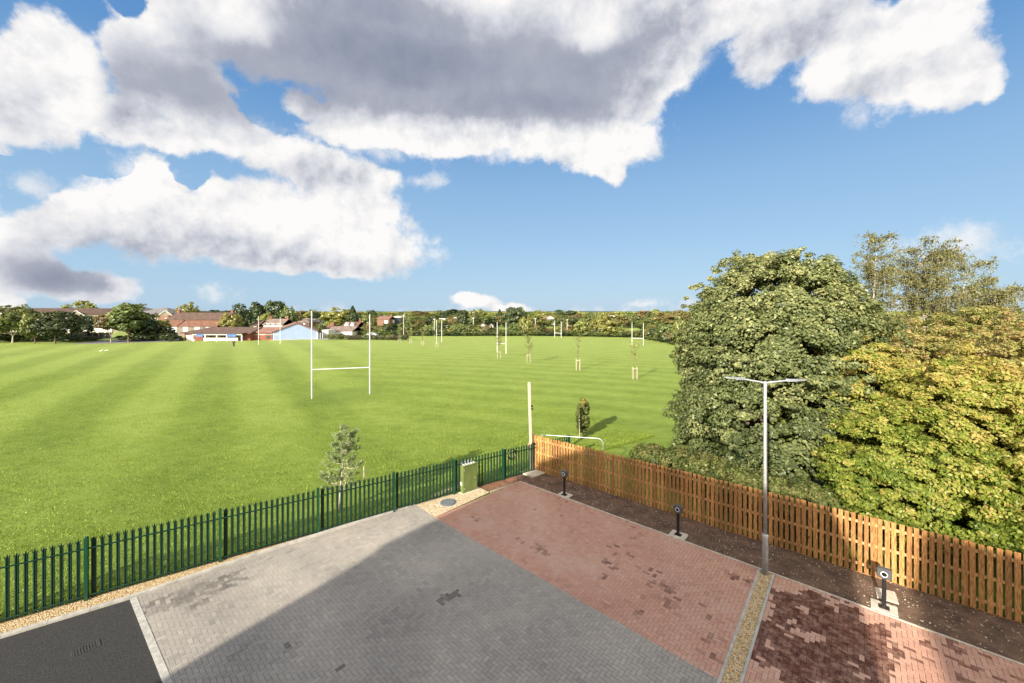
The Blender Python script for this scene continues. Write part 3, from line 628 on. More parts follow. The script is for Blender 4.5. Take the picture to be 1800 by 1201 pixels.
# loose stones and clods, one mass
mb = MB()
for i in range(2600):
    t = random.random(); p = PB.lerp(far, random.random()) if i % 2 else T0.lerp(Tend, random.random())
    a = PB + A * random.uniform(0, 17); w = (T0 + tdir * ((a - T0).dot(tdir))) ; p = a.lerp(w, random.uniform(.03, .97) ** 1.0) + B * .05
    r = random.choice((.006, .009, .012, .018, .024)) * random.uniform(.7, 1.4)
    c = Vector((p.x, p.y, 0.05)); o = [Vector((random.uniform(.6, 1) * sx, random.uniform(.6, 1) * sy, random.uniform(.4, .8) * sz)) * r for sx, sy, sz in ((1, 0, 0), (0, 1, 0), (-1, 0, 0), (0, -1, 0), (0, 0, 1), (0, 0, -1))]
    rot = Matrix.Rotation(random.random() * 6, 3, 'Z')
    mb.add([c + rot @ q for q in o], [(0, 1, 4), (1, 2, 4), (2, 3, 4), (3, 0, 4), (1, 0, 5), (2, 1, 5), (3, 2, 5), (0, 3, 5)])
tag(mb.build('loose_stones', MT['stone']), 'small stones and clods scattered over the brown planting bed', 'stones', kind='stuff')
# estate road and far ground
sheet('road', [G(122, 605.6), G(215, 603.4), G(318, 600), G(318, 595), G(240, 595.5), G(180, 599)], 0.03, MT['road'])
sheet('path', [G(452, 598.6), G(470, 597.6), G(592, 597), G(585, 595), G(480, 594.8)], 0.03, MT['kerb'])

# ------------------------------------------------------------------ palisade fence
def frame(o, d):                     # local x along d
    return Matrix(((d.x, -d.y, 0, o.x), (d.y, d.x, 0, o.y), (0, 0, 1, 0), (0, 0, 0, 1)))
FM = frame(FA, fdir)
posts = [(G(p, 1097 - (p - 10) * (265 / 920.)) - FA).dot(fdir) for p in (152, 387, 559, 692, 797, 884)]
posts = [posts[0] - 3.0] + posts
endt = (G(1000, 812) - FA).dot(fdir)
t_f0 = (F0 - FA).dot(fdir); t_f1 = (F1 - FA).dot(fdir)
def ftop(t): return 1.78 + (1.47 - 1.78) * (t - t_f0) / (t_f1 - t_f0)
fence = thing('palisade_fence', 'dark green steel palisade fence with three-pointed pales between field and paving', 'fence', (FA.x, FA.y, 0), math.atan2(fdir.y, fdir.x))
def pale(mb, x, h, z0=0.06):
    w = 0.04; pr = [(-w, 0.0), (-w * .55, -.012), (0, .010), (w * .55, -.012), (w, 0.0)]; th = .003
    sec = [(a, b) for a, b in pr] + [(a, b + th * 2) for a, b in reversed(pr)]
    n = len(sec); hs = [h - .06, h - .10, h - .012, h - .10, h - .06]; hs = [h - .02, h - .09, h, h - .09, h - .02]
    hh = hs + hs[::-1]; spl = [-.018, 0, 0, 0, .018]; spl = spl + spl[::-1]; yb = [-.02, 0, -.004, 0, -.02]; yb = yb + yb[::-1]
    vs = [(x + a, b, z0) for a, b in sec] + [(x + a, b, h - .14) for a, b in sec] + [(x + a + s, b + y, z) for (a, b), z, s, y in zip(sec, hh, spl, yb)]
    fs = []
    for r in (0, 1):
        for i in range(n): j = (i + 1) % n; fs.append((r * n + i, r * n + j, (r + 1) * n + j, (r + 1) * n + i))
    for i in range(4): fs.append((2 * n + i, 2 * n + i + 1, 2 * n + n - 2 - i, 2 * n + n - 1 - i))
    mb.add(vs, fs)
ends = posts + [endt]
for i in range(len(ends) - 1):
    a, b = ends[i], ends[i + 1]; n = max(3, round((b - a) / 0.158)) ; mb = MB()
    for j in range(1, n):
        if abs(a + (b - a) * j / n - b) > .02: pale(mb, a + (b - a) * j / n, ftop(a + (b - a) * j / n) * 1.0 + random.uniform(-.004, .004))
    mb.build('pale_panel', MT['green'], fence)
    for zf in (0.83, 0.09):
        m2 = MB(); z0, z1 = ftop(a) * zf, ftop(b) * zf
        m2.add([(a, -.05, z0 - .02), (b, -.05, z1 - .02), (b, -.012, z1 - .02), (a, -.012, z0 - .02), (a, -.05, z0 + .025), (b, -.05, z1 + .025), (b, -.044, z1 + .025), (a, -.044, z0 + .025)],
               [(3, 2, 1, 0), (4, 5, 6, 7), (0, 1, 5, 4), (1, 2, 6, 5), (2, 3, 7, 6), (3, 0, 4, 7)])
        m2.build('rail', MT['green'], fence)
for p in ends:
    mb = MB(); h = ftop(p) + .01                                   # I-section post
    mb.box(p - .038, p + .038, -.075, -.067, 0, h); mb.box(p - .038, p + .038, .037, .045, 0, h); mb.box(p - .004, p + .004, -.067, .037, 0, h)
    mb.build('post', MT['green_post'], fence)
# second, darker pale beside every post
for p in posts:
    mb = MB(); pale(mb, p + .13, ftop(p) + .005); mb.build('end_pale', MT['green_dark'], fence)
# coil of cable
cp = F0 + fdir * ((G(896, 840) - F0).dot(fdir)); cz = Z(797, cp.y)
mb = MB()
for k in range(4):
    r = .19 + .012 * k; pts = []
    for i in range(25):
        a = 2 * math.pi * i / 24; pts.append((r * math.cos(a) * 1.0, -.06 - .015 * k + .012 * math.sin(a * 2 + k), r * math.sin(a) * 1.08 - .01 * k))
    mb.tube(pts, .011, 6, False)
tag(mb.build('cable_coil', MT['black'], M=Matrix.Translation((cp.x, cp.y, cz)) @ Matrix.Rotation(math.atan2(fdir.y, fdir.x), 4, 'Z') @ Matrix.Translation((0, -.03, 0))), 'black cable coil hanging on the green fence near the wooden pole', 'cable coil')
# ------------------------------------------------------------------ timber fence
tf = thing('timber_fence', 'new orange-brown timber fence of spaced upright boards along the planting bed', 'fence', (T0.x, T0.y, 0), math.atan2(tdir.y, tdir.x))
bay = 1.83; nb = 10; pitch = 0.1525
for k in range(nb):
    mb = MB()
    for j in range(12):
        x = k * bay + j * pitch; w = .106 + random.uniform(-.006, .004); h = 1.83 + random.uniform(-.018, .016); l = random.uniform(-.004, .004)
        M = Matrix.Translation((x, 0, 0)) @ Matrix.Rotation(random.uniform(-.009, .009), 4, 'Y')
        mb.box(0, w, -.045 + l * .3, -.025 + l * .3, .07 + random.uniform(-.01, .01), h, M)
    mb.build('board_panel', MT['wood'], tf)
    for z in (.28, .93, 1.56):
        m2 = MB(); m2.box(k * bay + .002, (k + 1) * bay - .002, -.0235, .018, z, z + .075); m2.build('rail', MT['wood_rail'], tf)
    m3 = MB(); m3.bbox(k * bay - .05 + (.05 if k == 0 else 0), k * bay + .05, .02, .12, 0, 1.80, .008); m3.build('post', MT['wood'], tf)
    m4 = MB(); m4.box(k * bay, (k + 1) * bay - .004, -.012, .012, 0, .055); m4.build('gravel_board', MT['wood'], tf)
# ------------------------------------------------------------------ wooden pole + slab
pb = G(934.5, 829); d = pb.y; ph = Z(672, d)
pole = thing('wooden_pole', 'tall weathered grey wooden pole at the corner where the two fences meet', 'pole', (pb.x, pb.y, 0))
mb = MB(); mb.bbox(-.075, .075, -.075, .075, 0, ph, .02); pl = mb.build('shaft', MT['wood_old'], pole)
pl.rotation_euler = (0, R(-1.6), 0)
for z in (Z(713, d), Z(718, d), Z(778, d)):
    mb = MB(); off = -math.tan(R(1.6)) * z
    mb.box(off + .05, off + .13, -.11, -.075, z - .03, z + .03); mb.lathe([(.035, -.02), (.05, 0), (.05, .04), (.03, .06)], 10, Matrix.Translation((off + .11, -.12, z)) @ Matrix.Rotation(R(90), 4, 'X')); mb.build('bracket', MT['black'], pole)
mb = MB(); mb.bbox(-.19, -.08, -.07, -.04, Z(783, d) - .1, Z(783, d) + .12, .005); mb.build('notice_board', MT['wood_rail'], pole)
sb = [G(914, 833), G(938, 828), G(960, 833), G(936, 842)]
mb = MB(); mb.prism(sb, 0, .10); o = mb.build('concrete_slab', MT['conc']); tag(o, 'pale square concrete slab at the foot of the wooden pole', 'slab')
# ------------------------------------------------------------------ green cabinet
c0, c1, c2 = G(814, 870), G(839, 861.5), G(804, 863)
e1 = (c1 - c0); wcab = e1.length; e1 = e1.normalized(); e2 = Vector((-e1.y, e1.x)); dcab = 0.42
hc = 1.20
cab = thing('utility_cabinet', 'olive green electrical cabinet with grey ridged lid standing against the fence', 'cabinet', (c0.x, c0.y, 0), math.atan2(e1.y, e1.x))
mb = MB(); mb.bbox(0, wcab, 0, dcab, .05, hc, .012); mb.build('body', MT['cabinet'], cab)
mb = MB(); mb.box(-.08, wcab + .08, -.08, dcab + .05, 0, .052); mb.build('plinth', MT['conc'], cab)
mb = MB(); mb.bbox(.03, wcab - .03, -.014, -.001, .12, hc - .05, .004); dr = mb.build('door', MT['cabinet'], cab)
mb = MB(); mb.lathe([(.022, 0), (.022, .02), (.012, .03)], 10, Matrix.Translation((wcab * .82, -.014, hc * .5)) @ Matrix.Rotation(R(90), 4, 'X')); mb.build('lock', MT['galv'], dr)
for z in (.22, hc - .18):
    mb = MB(); mb.box(.04, .075, -.03, -.0145, z, z + .06); mb.build('hinge', MT['galv'], dr)
mb = MB(); mb.bbox(-.02, wcab + .02, -.025, dcab + .02, hc, hc + .05, .01); mb.build('lid', MT['cabinet'], cab)
mb = MB()
for k in range(5):
    x = .05 + k * (wcab - .1) / 5; mb.tube([(x + .045, .0, hc + .05), (x + .045, dcab, hc + .05)], .038, 8)
mb.build('lid_ridges', MT['cab_top'], cab)
mb = MB(); mb.box(-.004, -.001, .10, .22, .36, .50); mb.build('warning_label', MT['white'], cab)
# manhole cover
mc = G(788, 885); mb = MB(); mb.lathe([(.33, .0), (.33, .05), (.30, .055)], 28); mb.lathe([(.27, .055), (.27, .062)], 28)
for i in range(-4, 5): mb.box(-.22, .22, i * .055 - .012, i * .055 + .012, .062, .067)
tag(mb.build('manhole_cover', MT['iron'], M=Matrix.Translation((mc.x, mc.y, 0))), 'round grey manhole cover set in the pale gravel patch', 'manhole cover')
# drain in tarmac
gd = G(150, 1143); ga_ = math.atan2(td.y, td.x)
dg = thing('drain_grate', 'dark rectangular drain grate in the black tarmac', 'drain', (gd.x, gd.y, .034), ga_)
mb = MB(); mb.box(-.15, .15, -.24, -.21, 0, .008); mb.box(-.15, .15, .21, .24, 0, .008); mb.box(-.15, -.13, -.21, .21, 0, .008); mb.box(.13, .15, -.21, .21, 0, .008); mb.build('surround', MT['grate'], dg)
mb = MB()
for i in range(9): mb.box(-.13, .13, -.2 + i * .048, -.18 + i * .048, 0, .006)
for i in range(5): mb.box(-.11 + i * .05, -.10 + i * .05, -.21, .21, 0, .0045)
mb.build('grating', MT['grate'], dg)
# ------------------------------------------------------------------ lamp post
lp = G(1345, 1010); lz = Z(672, lp.y)
lamp = thing('street_lamp', 'galvanised twin-headed street lamp on a tall column at the end of the gravel divider', 'street lamp', (lp.x, lp.y, 0))
mb = MB(); mb.lathe([(.085, 0), (.085, 1.14), (.083, 1.16)], 20); base = mb.build('base_section', MT['galv'], lamp, True)
mb = MB(); mb.lathe([(.084, 1.16), (.092, 1.17), (.092, 1.21), (.06, 1.24)], 20); mb.build('collar', MT['cab_top'], lamp, True)
mb = MB(); mb.box(-.03, .03, -.09, -.083, .45, 1.0); mb.build('access_door', MT['galv'], base)
mb = MB(); mb.lathe([(.055, 1.24), (.050, 3), (.044, lz), (.03, lz + .03)], 18); mb.build('column', MT['galv'], lamp, True)
la = math.radians(-12)
for s in (-1, 1):
    mb = MB(); mb.tube([(0, 0, lz - .03), (s * .12, 0, lz), (s * .62, 0, lz + .075)], [.03, .028, .024], 10); ar = mb.build('arm', MT['galv'], lamp)
    ar.rotation_euler = (0, 0, la)
    m2 = MB(); n = 9; top = []; bot = []
    for i in range(n):
        t = i / (n - 1); w = .11 * math.sin(math.pi * (0.18 + .72 * t)) + .015; x = s * (.56 + t * .56); z = lz + .07 + .05 * t
        top += [(x, -w, z), (x, 0, z + .045 * (1 - t) + .01), (x, w, z)]; bot += [(x, -w, z - .012), (x, 0, z - .018), (x, w, z - .012)]
    m = len(top); fs = []
    for i in range(n - 1):
        for c in (0, 1):
            a = i * 3 + c; fs.append((a, a + 1, a + 4, a + 3)); fs.append((m + a, m + a + 3, m + a + 4, m + a + 1))
        fs.append((i * 3, i * 3 + 3, m + i * 3 + 3, m + i * 3)); fs.append((i * 3 + 2, m + i * 3 + 2, m + i * 3 + 5, i * 3 + 5))
    fs.append((0, m, m + 1, 1)); fs.append((1, m + 1, m + 2, 2)); e = (n - 1) * 3; fs.append((e, e + 1, m + e + 1, m + e)); fs.append((e + 1, e + 2, m + e + 2, m + e + 1))
    m2.add(top + bot, fs); hd = m2.build('lamp_head', MT['galv'], lamp); hd.rotation_euler = (0, 0, la)
    m3 = MB(); m3.box(s * .72 - .11, s * .72 + .11, -.07, .07, lz + .052, lz + .064); le = m3.build('lens', MT['ring'], hd)
# ------------------------------------------------------------------ chargers
def rounded(w, h, r, n=6):
    pts = []
    for cx, cy, a0 in ((w - r, h - r, 0), (-w + r, h - r, 90), (-w + r, -h + r, 180), (w - r, -h + r, 270)):
        for i in range(n + 1): a = R(a0 + 90 * i / n); pts.append((cx + r * math.cos(a), cy + r * math.sin(a)))
    return pts
bang = math.atan2(A.y, A.x)
def charger(px, py, label, yaw=0.0):
    p = G(px, py); p = p.copy()
    t = thing('charging_post', label, 'charging post', (p.x, p.y, 0), bang + yaw, 'electric car charging posts along the bed')
    mb = MB(); mb.bbox(-.11, .11, -.08, .08, .075, .10, .005); mb.build('base_plate', MT['black'], t)
    mb = MB(); mb.bbox(-.045, .045, -.03, .03, .10, .93, .008); mb.build('stem', MT['black'], t)
    pr = rounded(.155, .135, .07); n = len(pr); mb = MB(); vs = []
    for sc, y in ((.9, .07), (1.0, .05), (1.0, -.05), (.90, -.085)): vs += [(x * sc * 1.0, y, z * sc + 1.0) for x, z in pr]
    fs = [tuple(range(n)), tuple(range(4 * n - 1, 3 * n - 1, -1))]
    for r in range(3):
        for i in range(n): j = (i + 1) % n; fs.append((r * n + j, r * n + i, (r + 1) * n + i, (r + 1) * n + j))
    mb.add(vs, fs); hd = mb.build('head', MT['charger'], t)
    mb = MB(); rr = .058; vs = []; m = 24
    for i in range(m):
        a = 2 * math.pi * i / m
        for r, y in ((rr, -.086), (rr, -.094), (rr + .014, -.094), (rr + .014, -.086)): vs.append((r * math.cos(a), y, 1.0 + r * math.sin(a)))
    fs = []
    for i in range(m):
        for k in range(4): fs.append((i * 4 + k, i * 4 + (k + 1) % 4, ((i + 1) % m) * 4 + (k + 1) % 4, ((i + 1) % m) * 4 + k))
    mb.add(vs, fs); mb.build('light_ring', MT['ring'], hd)
    mb = MB(); mb.lathe([(.056, 0), (.056, .006), (.02, .0062)], 20, Matrix.Translation((0, -.0855, 1.0)) @ Matrix.Rotation(R(90), 4, 'X')); mb.build('socket', MT['slot'], hd)
    q = thing('concrete_pad', 'pale concrete pad under the ' + label.split(' standing')[0].replace('dark ', ''), 'concrete pad', (p.x, p.y, 0), bang, 'concrete pads under the charging posts')
    q2 = MB(); q2.bbox(-.27, .27, -.2, .26, 0, .074, .008); q2.build('pad', MT['conc'], q)
    return t
charger(992, 873, 'farthest dark charging post standing between the corner pole and the middle charging post')
charger(1192, 944, 'middle dark charging post standing left of the street lamp')
charger(1554, 1073, 'nearest dark charging post standing in the sunlit patch near the two slabs')
sl = [G(1538, 1036), G(1573, 1045), G(1580, 1066), G(1542, 1054)]
o = MB().prism(sl, 0, .07).build('concrete_slab', MT['conc']); tag(o, 'pale slab lying in the soil behind the nearest charging post', 'slab')

# ------------------------------------------------------------------ barrier behind fence
b0, b1 = G(950, 812), G(1060, 829); bd = Z(772, b1.y)
br = thing('metal_barrier', 'pale galvanised tube barrier showing above the timber fence', 'barrier', (0, 0, 0))
bu = (b1 - b0).normalized(); pts = [(b0.x, b0.y, 0), (b0.x, b0.y, Z(764, b0.y) - .12)]
for a in range(0, 91, 15):
    c = b0 + bu * (.15 - .15 * math.cos(R(a))); pts.append((c.x, c.y, Z(764, b0.y) - .15 + .15 * math.sin(R(a))))
for a in range(0, 91, 15):
    c = b1 - bu * (.25 - .25 * math.sin(R(a))); pts.append((c.x, c.y, bd - .25 + .25 * math.cos(R(a))))
pts.append((b1.x, b1.y, 0)); MB().tube(pts, .019, 10).build('frame', MT['galv'], br, True)
MB().tube([(b0.x, b0.y, .75), (b1.x, b1.y, .75)], .018, 8).build('cross_rail', MT['galv'], br)

# ------------------------------------------------------------------ goals
def goal(pl_, pr_, top_y, bar_y, label, rad=.055, wh='post_white'):
    a, b = G(*pl_), G(*pr_); r = thing('rugby_goal', label, 'rugby goal', (a.x, a.y, 0), 0, 'H-shaped goals on the field')
    v = b - a; za = Z(top_y[0], a.y); zb = Z(top_y[1], b.y); ba = Z(bar_y[0], a.y); bb = Z(bar_y[1], b.y)
    MB().lathe([(rad, 0), (rad, za * .5), (rad * .8, za)], 10).build('upright', MT[wh], r)
    m = MB(); m.lathe([(rad, 0), (rad, zb * .5), (rad * .8, zb)], 10, Matrix.Translation((v.x, v.y, 0))); m.build('upright', MT[wh], r)
    MB().tube([(0, 0, ba), (v.x, v.y, bb)], rad * .9, 10).build('crossbar', MT[wh], r)
goal((548, 701), (650, 693), (547, 553), (650, 646), 'nearest white rugby goal standing in the middle of the mown field', .055)
goal((454.5, 606), (492.5, 605), (556, 557), (588, 588), 'white rugby goal in front of the pink roof and blue hall', .06)
goal((767.5, 605), (776.5, 601), (563, 563), (588, 588), 'narrow rugby goal seen edge-on beside the far sapling row', .07)
goal((874, 619), (889.5, 622), (566, 566), (603.5, 604.5), 'rugby goal with its crossbar just left of the far park saplings', .06)
goal((975, 593), (986.5, 593.5), (564, 565), (585.5, 586), 'most distant rugby goal against the far boundary hedge', .08)
goal((1111, 606), (1131, 607), (567, 568), (594.5, 595), 'rugby goal near the far right hedge behind a sapling', .065)
def netpole(px, yb, yt, label, m='galv'):
    p = G(px, yb); r = thing('floodlight_pole', label, 'pole', (p.x, p.y, 0), 0, 'thin poles along the far edge of the field')
    h = Z(yt, p.y); MB().lathe([(.14, 0), (.10, h)], 8).build('column', MT[m], r); m2 = MB(); m2.box(-.35, .35, -.08, .08, h, h + .25); m2.build('lamp_head', MT[m], r)
netpole(709.5, 592, 555, 'thin grey pole above the right end of the low purple hedge', 'wood_old')
netpole(832, 590, 560, 'thin grey pole at the far hedge left of the round dark tree')
netpole(763.5, 591, 562, 'thin grey pole just left of the edge-on goal')
netpole(941, 590, 561, 'thin grey pole at the far hedge left of the most distant goal')
netpole(997, 591, 563, 'thin pole just right of the most distant goal', 'wood_old')
netpole(1051.5, 592, 566, 'faint pole left of the big bushy tree on the far edge')

# ------------------------------------------------------------------ foliage
def leaves_mesh(name, pos, nrm, size, rnd, m, aspect=1.6):
    n = len(pos); r = RNG.normal(size=(n, 3)); nrm = nrm / (np.linalg.norm(nrm, axis=1, keepdims=True) + 1e-9)
    u = np.cross(nrm, r); u /= np.linalg.norm(u, axis=1, keepdims=True) + 1e-9; w = np.cross(nrm, u)
    s = size.reshape(-1, 1) * .5; f = .22
    V = np.empty((n, 4, 3)); V[:, 0] = pos - u * s * aspect; V[:, 1] = pos - w * s + nrm * s * f; V[:, 2] = pos + u * s * aspect; V[:, 3] = pos + w * s + nrm * s * f
    me = bpy.data.meshes.new(name); me.vertices.add(4 * n); me.vertices.foreach_set('co', V.reshape(-1))
    me.loops.add(4 * n); me.loops.foreach_set('vertex_index', np.arange(4 * n, dtype=np.int32)); me.polygons.add(n)
    me.polygons.foreach_set('loop_start', np.arange(0, 4 * n, 4, dtype=np.int32)); me.polygons.foreach_set('loop_total', np.full(n, 4, dtype=np.int32))
    me.update(calc_edges=True); at = me.attributes.new('rnd', 'FLOAT', 'POINT'); at.data.foreach_set('value', np.repeat(np.clip(rnd, 0, 1), 4).astype(np.float32))
    me.materials.append(m); return me
def lumps(p, seed, f):                       # cheap smooth noise, vectorised
    rg = np.random.default_rng(seed); out = np.zeros(len(p))
    for k in range(7):
        d = rg.normal(size=3); d *= f * (1 + .5 * k) / np.linalg.norm(d); out += np.sin(p @ d + rg.uniform(0, 6.3)) / (1 + .35 * k)
    return out / 3.2
def crown(center, rad, nclump, cr, nper, leaf, seed, shell=.82, low=-1.0, lump=.18, fill=.15, rbase=.45, topy=0.0, flat=1.0, freq=1.1):
    """clump centres scattered near the surface of a lumpy ellipsoid, leaves scattered on every clump"""
    rg = np.random.default_rng(seed); center = np.array(center, float); rad = np.array(rad, float)
    d = rg.normal(size=(nclump * 2, 3)); d /= np.linalg.norm(d, axis=1, keepdims=True); d = d[d[:, 2] > low][:nclump]
    k = len(d); t = np.where(rg.random(k) < fill, rg.uniform(.35, .8, k), shell + rg.uniform(0, 1 - shell, k) )
    c = d * rad * t[:, None]; c *= (1 + lump * lumps(d * rad, seed, freq))[:, None]
    r = cr * rg.uniform(.6, 1.35, k)
    n = k * nper; idx = np.repeat(np.arange(k), nper); dd = rg.normal(size=(n, 3)); dd /= np.linalg.norm(dd, axis=1, keepdims=True)
    q = rg.uniform(.25, 1, n) ** .6; pos = c[idx] + dd * (r[idx] * q)[:, None] * np.array([1, 1, .75 * flat]) + center
    out = d[idx] / rad; out /= np.linalg.norm(out, axis=1, keepdims=True)
    nr = dd * .7 + out * .7 + rg.normal(size=(n, 3)) * .55 + np.array([0, 0, .35])
    rnd = rbase + rg.normal(0, .2, n) + (rg.normal(0, .13, k))[idx] + topy * d[idx][:, 2]  # topy yellows crown tops: leaf colour plus a sunlit look put into it
    return pos, nr, leaf * rg.uniform(.6, 1.35, n), rnd, c + center
def merge(parts): return [np.concatenate([p[i] for p in parts]) for i in range(4)]
def limbs(base, targets, r0, seed, split=.35, twist=.3):
    rg = random.Random(seed); mb = MB(); b = Vector(base); top = sum((Vector(t) for t in targets), Vector()) / len(targets)
    fork = b.lerp(top, split); fork.x = b.x * .6 + fork.x * .4; fork.y = b.y * .6 + fork.y * .4
    mb.tube([b, b.lerp(fork, .5) + Vector((rg.uniform(-.1, .1), rg.uniform(-.1, .1), 0)) * r0 * 3, fork], [r0 * 1.25, r0, r0 * .85], 10)
    for t in targets:
        t = Vector(t); m = fork.lerp(t, .5) + Vector((rg.uniform(-1, 1), rg.uniform(-1, 1), rg.uniform(0, .6))) * (t - fork).length * .12 * twist * 3
        mb.tube([fork, fork.lerp(m, .5) + Vector((0, 0, .05)), m, t], [r0 * .6, r0 * .42, r0 * .28, r0 * .08], 7, False)
    return mb
def obj_from(me, name, parent=None):
    o = bpy.data.objects.new(name, me); COL.objects.link(o); o.parent = parent; return o

# big rounded tree
def big_tree():
    c = (0, 0, 5.4); az = 33.5
    t = thing('broadleaf_tree', 'large rounded grey-green tree behind the street lamp, filling the space from fence to sky', 'tree', (12.8, 19.5, 0))
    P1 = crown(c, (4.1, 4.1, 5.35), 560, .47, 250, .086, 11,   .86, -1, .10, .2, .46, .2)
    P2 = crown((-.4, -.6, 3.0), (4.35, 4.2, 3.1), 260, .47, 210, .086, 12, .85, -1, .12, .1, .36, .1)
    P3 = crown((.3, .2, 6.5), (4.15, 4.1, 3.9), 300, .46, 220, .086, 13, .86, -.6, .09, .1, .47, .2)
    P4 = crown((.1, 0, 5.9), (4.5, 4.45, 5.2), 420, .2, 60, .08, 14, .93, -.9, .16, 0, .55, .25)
    pos, nr, sz, rn = merge([P1, P2, P3, P4]); k = pos[:, 2] > .25
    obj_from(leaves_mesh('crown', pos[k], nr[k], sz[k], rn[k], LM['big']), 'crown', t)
    limbs((0, 0, 0), [tuple(P1[4][i] * .8) for i in range(0, len(P1[4]), 24)], .28, 3).build('trunk', MT['bark'], t)
big_tree()
def shrub_tree(x, y, r, h, label, m, leaf, seed, n=300, nper=95, cr=.5, name='bushy_tree', rb=.4, topy=.3, grp=None, lump=.2, flat=.8, low=-.9, bark='bark', r0=.09, cat='tree', ry=None, twigs=20):
    t = thing(name, label, cat, (x, y, 0), 0, grp)
    P = crown((0, 0, h * .5), (r, ry or r, h * .5), n, cr, nper, leaf, seed, .82, low, lump, .18, rb, topy, flat, 1.5)
    Q = [P]
    if r > 2: Q.append(crown((0, 0, h * .5), (r * 1.1, r * 1.1, h * .54), 260, .2, 70, leaf, seed + 300, .86, low, lump * 1.4, .1, rb + .05, topy, 1.0, 1.5))
    pos, nr, sz, rn = merge(Q); k = pos[:, 2] > .08
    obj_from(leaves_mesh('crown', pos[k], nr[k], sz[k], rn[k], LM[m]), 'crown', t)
    limbs((0, 0, 0), [tuple(q) for q in P[4][::max(1, len(P[4]) // twigs)]], r0, seed).build('trunk', MT[bark], t, True)
    return t
grpR = 'bushy trees behind the timber fence'
spec = [
    (13.6, 13.6, 2.3, 4.7, 'leafy bright green bush between the big rounded tree and the nearest charging post', 'maple', .12, .34, .12),
    (16.0, 13.4, 2.5, 6.5, 'tall yellow-green tree behind the fence right of the big rounded tree', 'maple', .125, .42, .34),
    (16.5, 10.4, 2.3, 5.6, 'green and yellow bushy tree hanging over the fence at the right edge', 'maple', .125, .40, .3),
    (14.6, 17.2, 2.6, 6.9, 'golden-topped tree directly right of the big rounded tree crown', 'maple', .12, .42, .4),
    (19.8, 15.4, 3.0, 7.4, 'orange and gold tree at the right edge of the photo, below the drooping birch', 'haw', .125, .42, .3),
    (19.0, 19.5, 3.0, 7.3, 'pale olive tree with reddish tips under the wide birch', 'haw', .115, .36, .3),
    (23.5, 20.5, 3.4, 7.9, 'olive brown tree at the far right skyline', 'haw', .12, .22, .15),
    (20.5, 11.0, 2.6, 6.6, 'yellow tree leaning out of frame on the right', 'maple', .13, .5, .3),
]
for i, (x, y, r, h, lb, m, lf, rb, ty) in enumerate(spec):
    shrub_tree(x, y, r, h, lb, m, lf * .54, 40 + i, 400, 240, .40, low=-.55 if h > 5.5 else -.9, rb=rb + .07, topy=ty, grp=grpR, flat=.55)
# low brambles along the fence
for i, (px, d, r, h, m, lb) in enumerate(((1150, 20.0, .95, 1.25, 'bramble', 'low dark bramble bush nearest the open grass behind the fence'), (1195, 18.6, 1.1, 1.5, 'bramble', 'low olive bramble bush in front of the big tree, left side'),
                                     (1240, 17.2, 1.1, 1.7, 'bramble', 'dense bramble bush at the lower left foot of the big tree'), (1290, 15.9, 1.1, 1.7, 'bramble', 'dark bramble bush behind the fence just left of the street lamp'),
                                     (1345, 15.0, 1.1, 1.75, 'bramble', 'shaded bramble bush behind the street lamp column'), (1225, 20.2, 1.2, 1.7, 'mid', 'pale green bush where the big tree meets the grass'),
                                     (1420, 14.0, 1.1, 1.8, 'bramble', 'shaded bush behind the fence just right of the street lamp'))):
    shrub_tree(X(px, d), d, r, h, lb, m, .075, 80 + i, 110, 90, .26, 'bramble_bush', .42, .15, 'low bushes behind the timber fence', .2, .9, -.3, r0=.02, cat='bush', twigs=10)
# birches
def birch(x, y, h, label, seed, spread, nl, lean=0.0):
    t = thing('birch_tree', label, 'tree', (x, y, 0), 0, 'birches on the right skyline'); rg = random.Random(seed); mb = MB(); parts = []
    mb.tube([(0, 0, 0), (.1, 0, h * .35), (lean * .4, .1, h * .66), (lean * .7, 0, h * .86)], [.15, .10, .05, .008], 9)
    P_, N_, S_, C_ = [], [], [], []
    for i in range(nl):
        z0 = h * rg.uniform(.3, .92); a = rg.uniform(0, 6.28); l = spread * rg.uniform(.45, 1) * (1.12 - z0 / h * .72); up = rg.uniform(.25, .9)
        o = Vector((lean * .7 * (z0 / h), 0, z0)); e = o + Vector((math.cos(a) * l, math.sin(a) * l, l * up)); m = o.lerp(e, .55) + Vector((0, 0, l * .12))
        if e.z > h: e.z = h - rg.uniform(0, .4)
        mb.tube([o, m, e], [.032, .016, .005], 5, False)
        for j in range(9):                                   # hanging twigs
            s = o.lerp(m, rg.uniform(.5, 1)) if j < 3 else m.lerp(e, rg.uniform(0, 1.05)); L_ = rg.uniform(.4, 1.2); q = s + Vector((rg.uniform(-.5, .5), rg.uniform(-.5, .5), rg.uniform(-.15, .35))); w = q + Vector((rg.uniform(-.15, .15), rg.uniform(-.15, .15), -L_))
            mb.tube([s, q, w], [.007, .005, .003], 3, False)
            for k in range(34):
                u = rg.random(); p = (s.lerp(q, u * 2) if u < .5 else q.lerp(w, u * 2 - 1)) + Vector((rg.gauss(0, .09), rg.gauss(0, .09), rg.gauss(0, .08)))
                P_.append(p); C_.append(.45 + rg.gauss(0, .22))
    n = len(P_); P_ = np.array(P_); N_ = RNG.normal(size=(n, 3)) + [0, 0, .3]
    obj_from(leaves_mesh('crown', P_, N_, RNG.uniform(.05, .095, n), np.array(C_), LM['birch']), 'crown', t); mb.build('trunk', MT['bark_white'], t, True)
birch(X(1535, 27), 27, Z(392, 27), 'slender birch with sparse leaves just above the right side of the big tree', 5, 2.1, 46, .3)
birch(X(1625, 28), 28, Z(420, 28), 'wide sparse birch standing tallest in the middle of the right skyline', 6, 3.6, 80, 0)
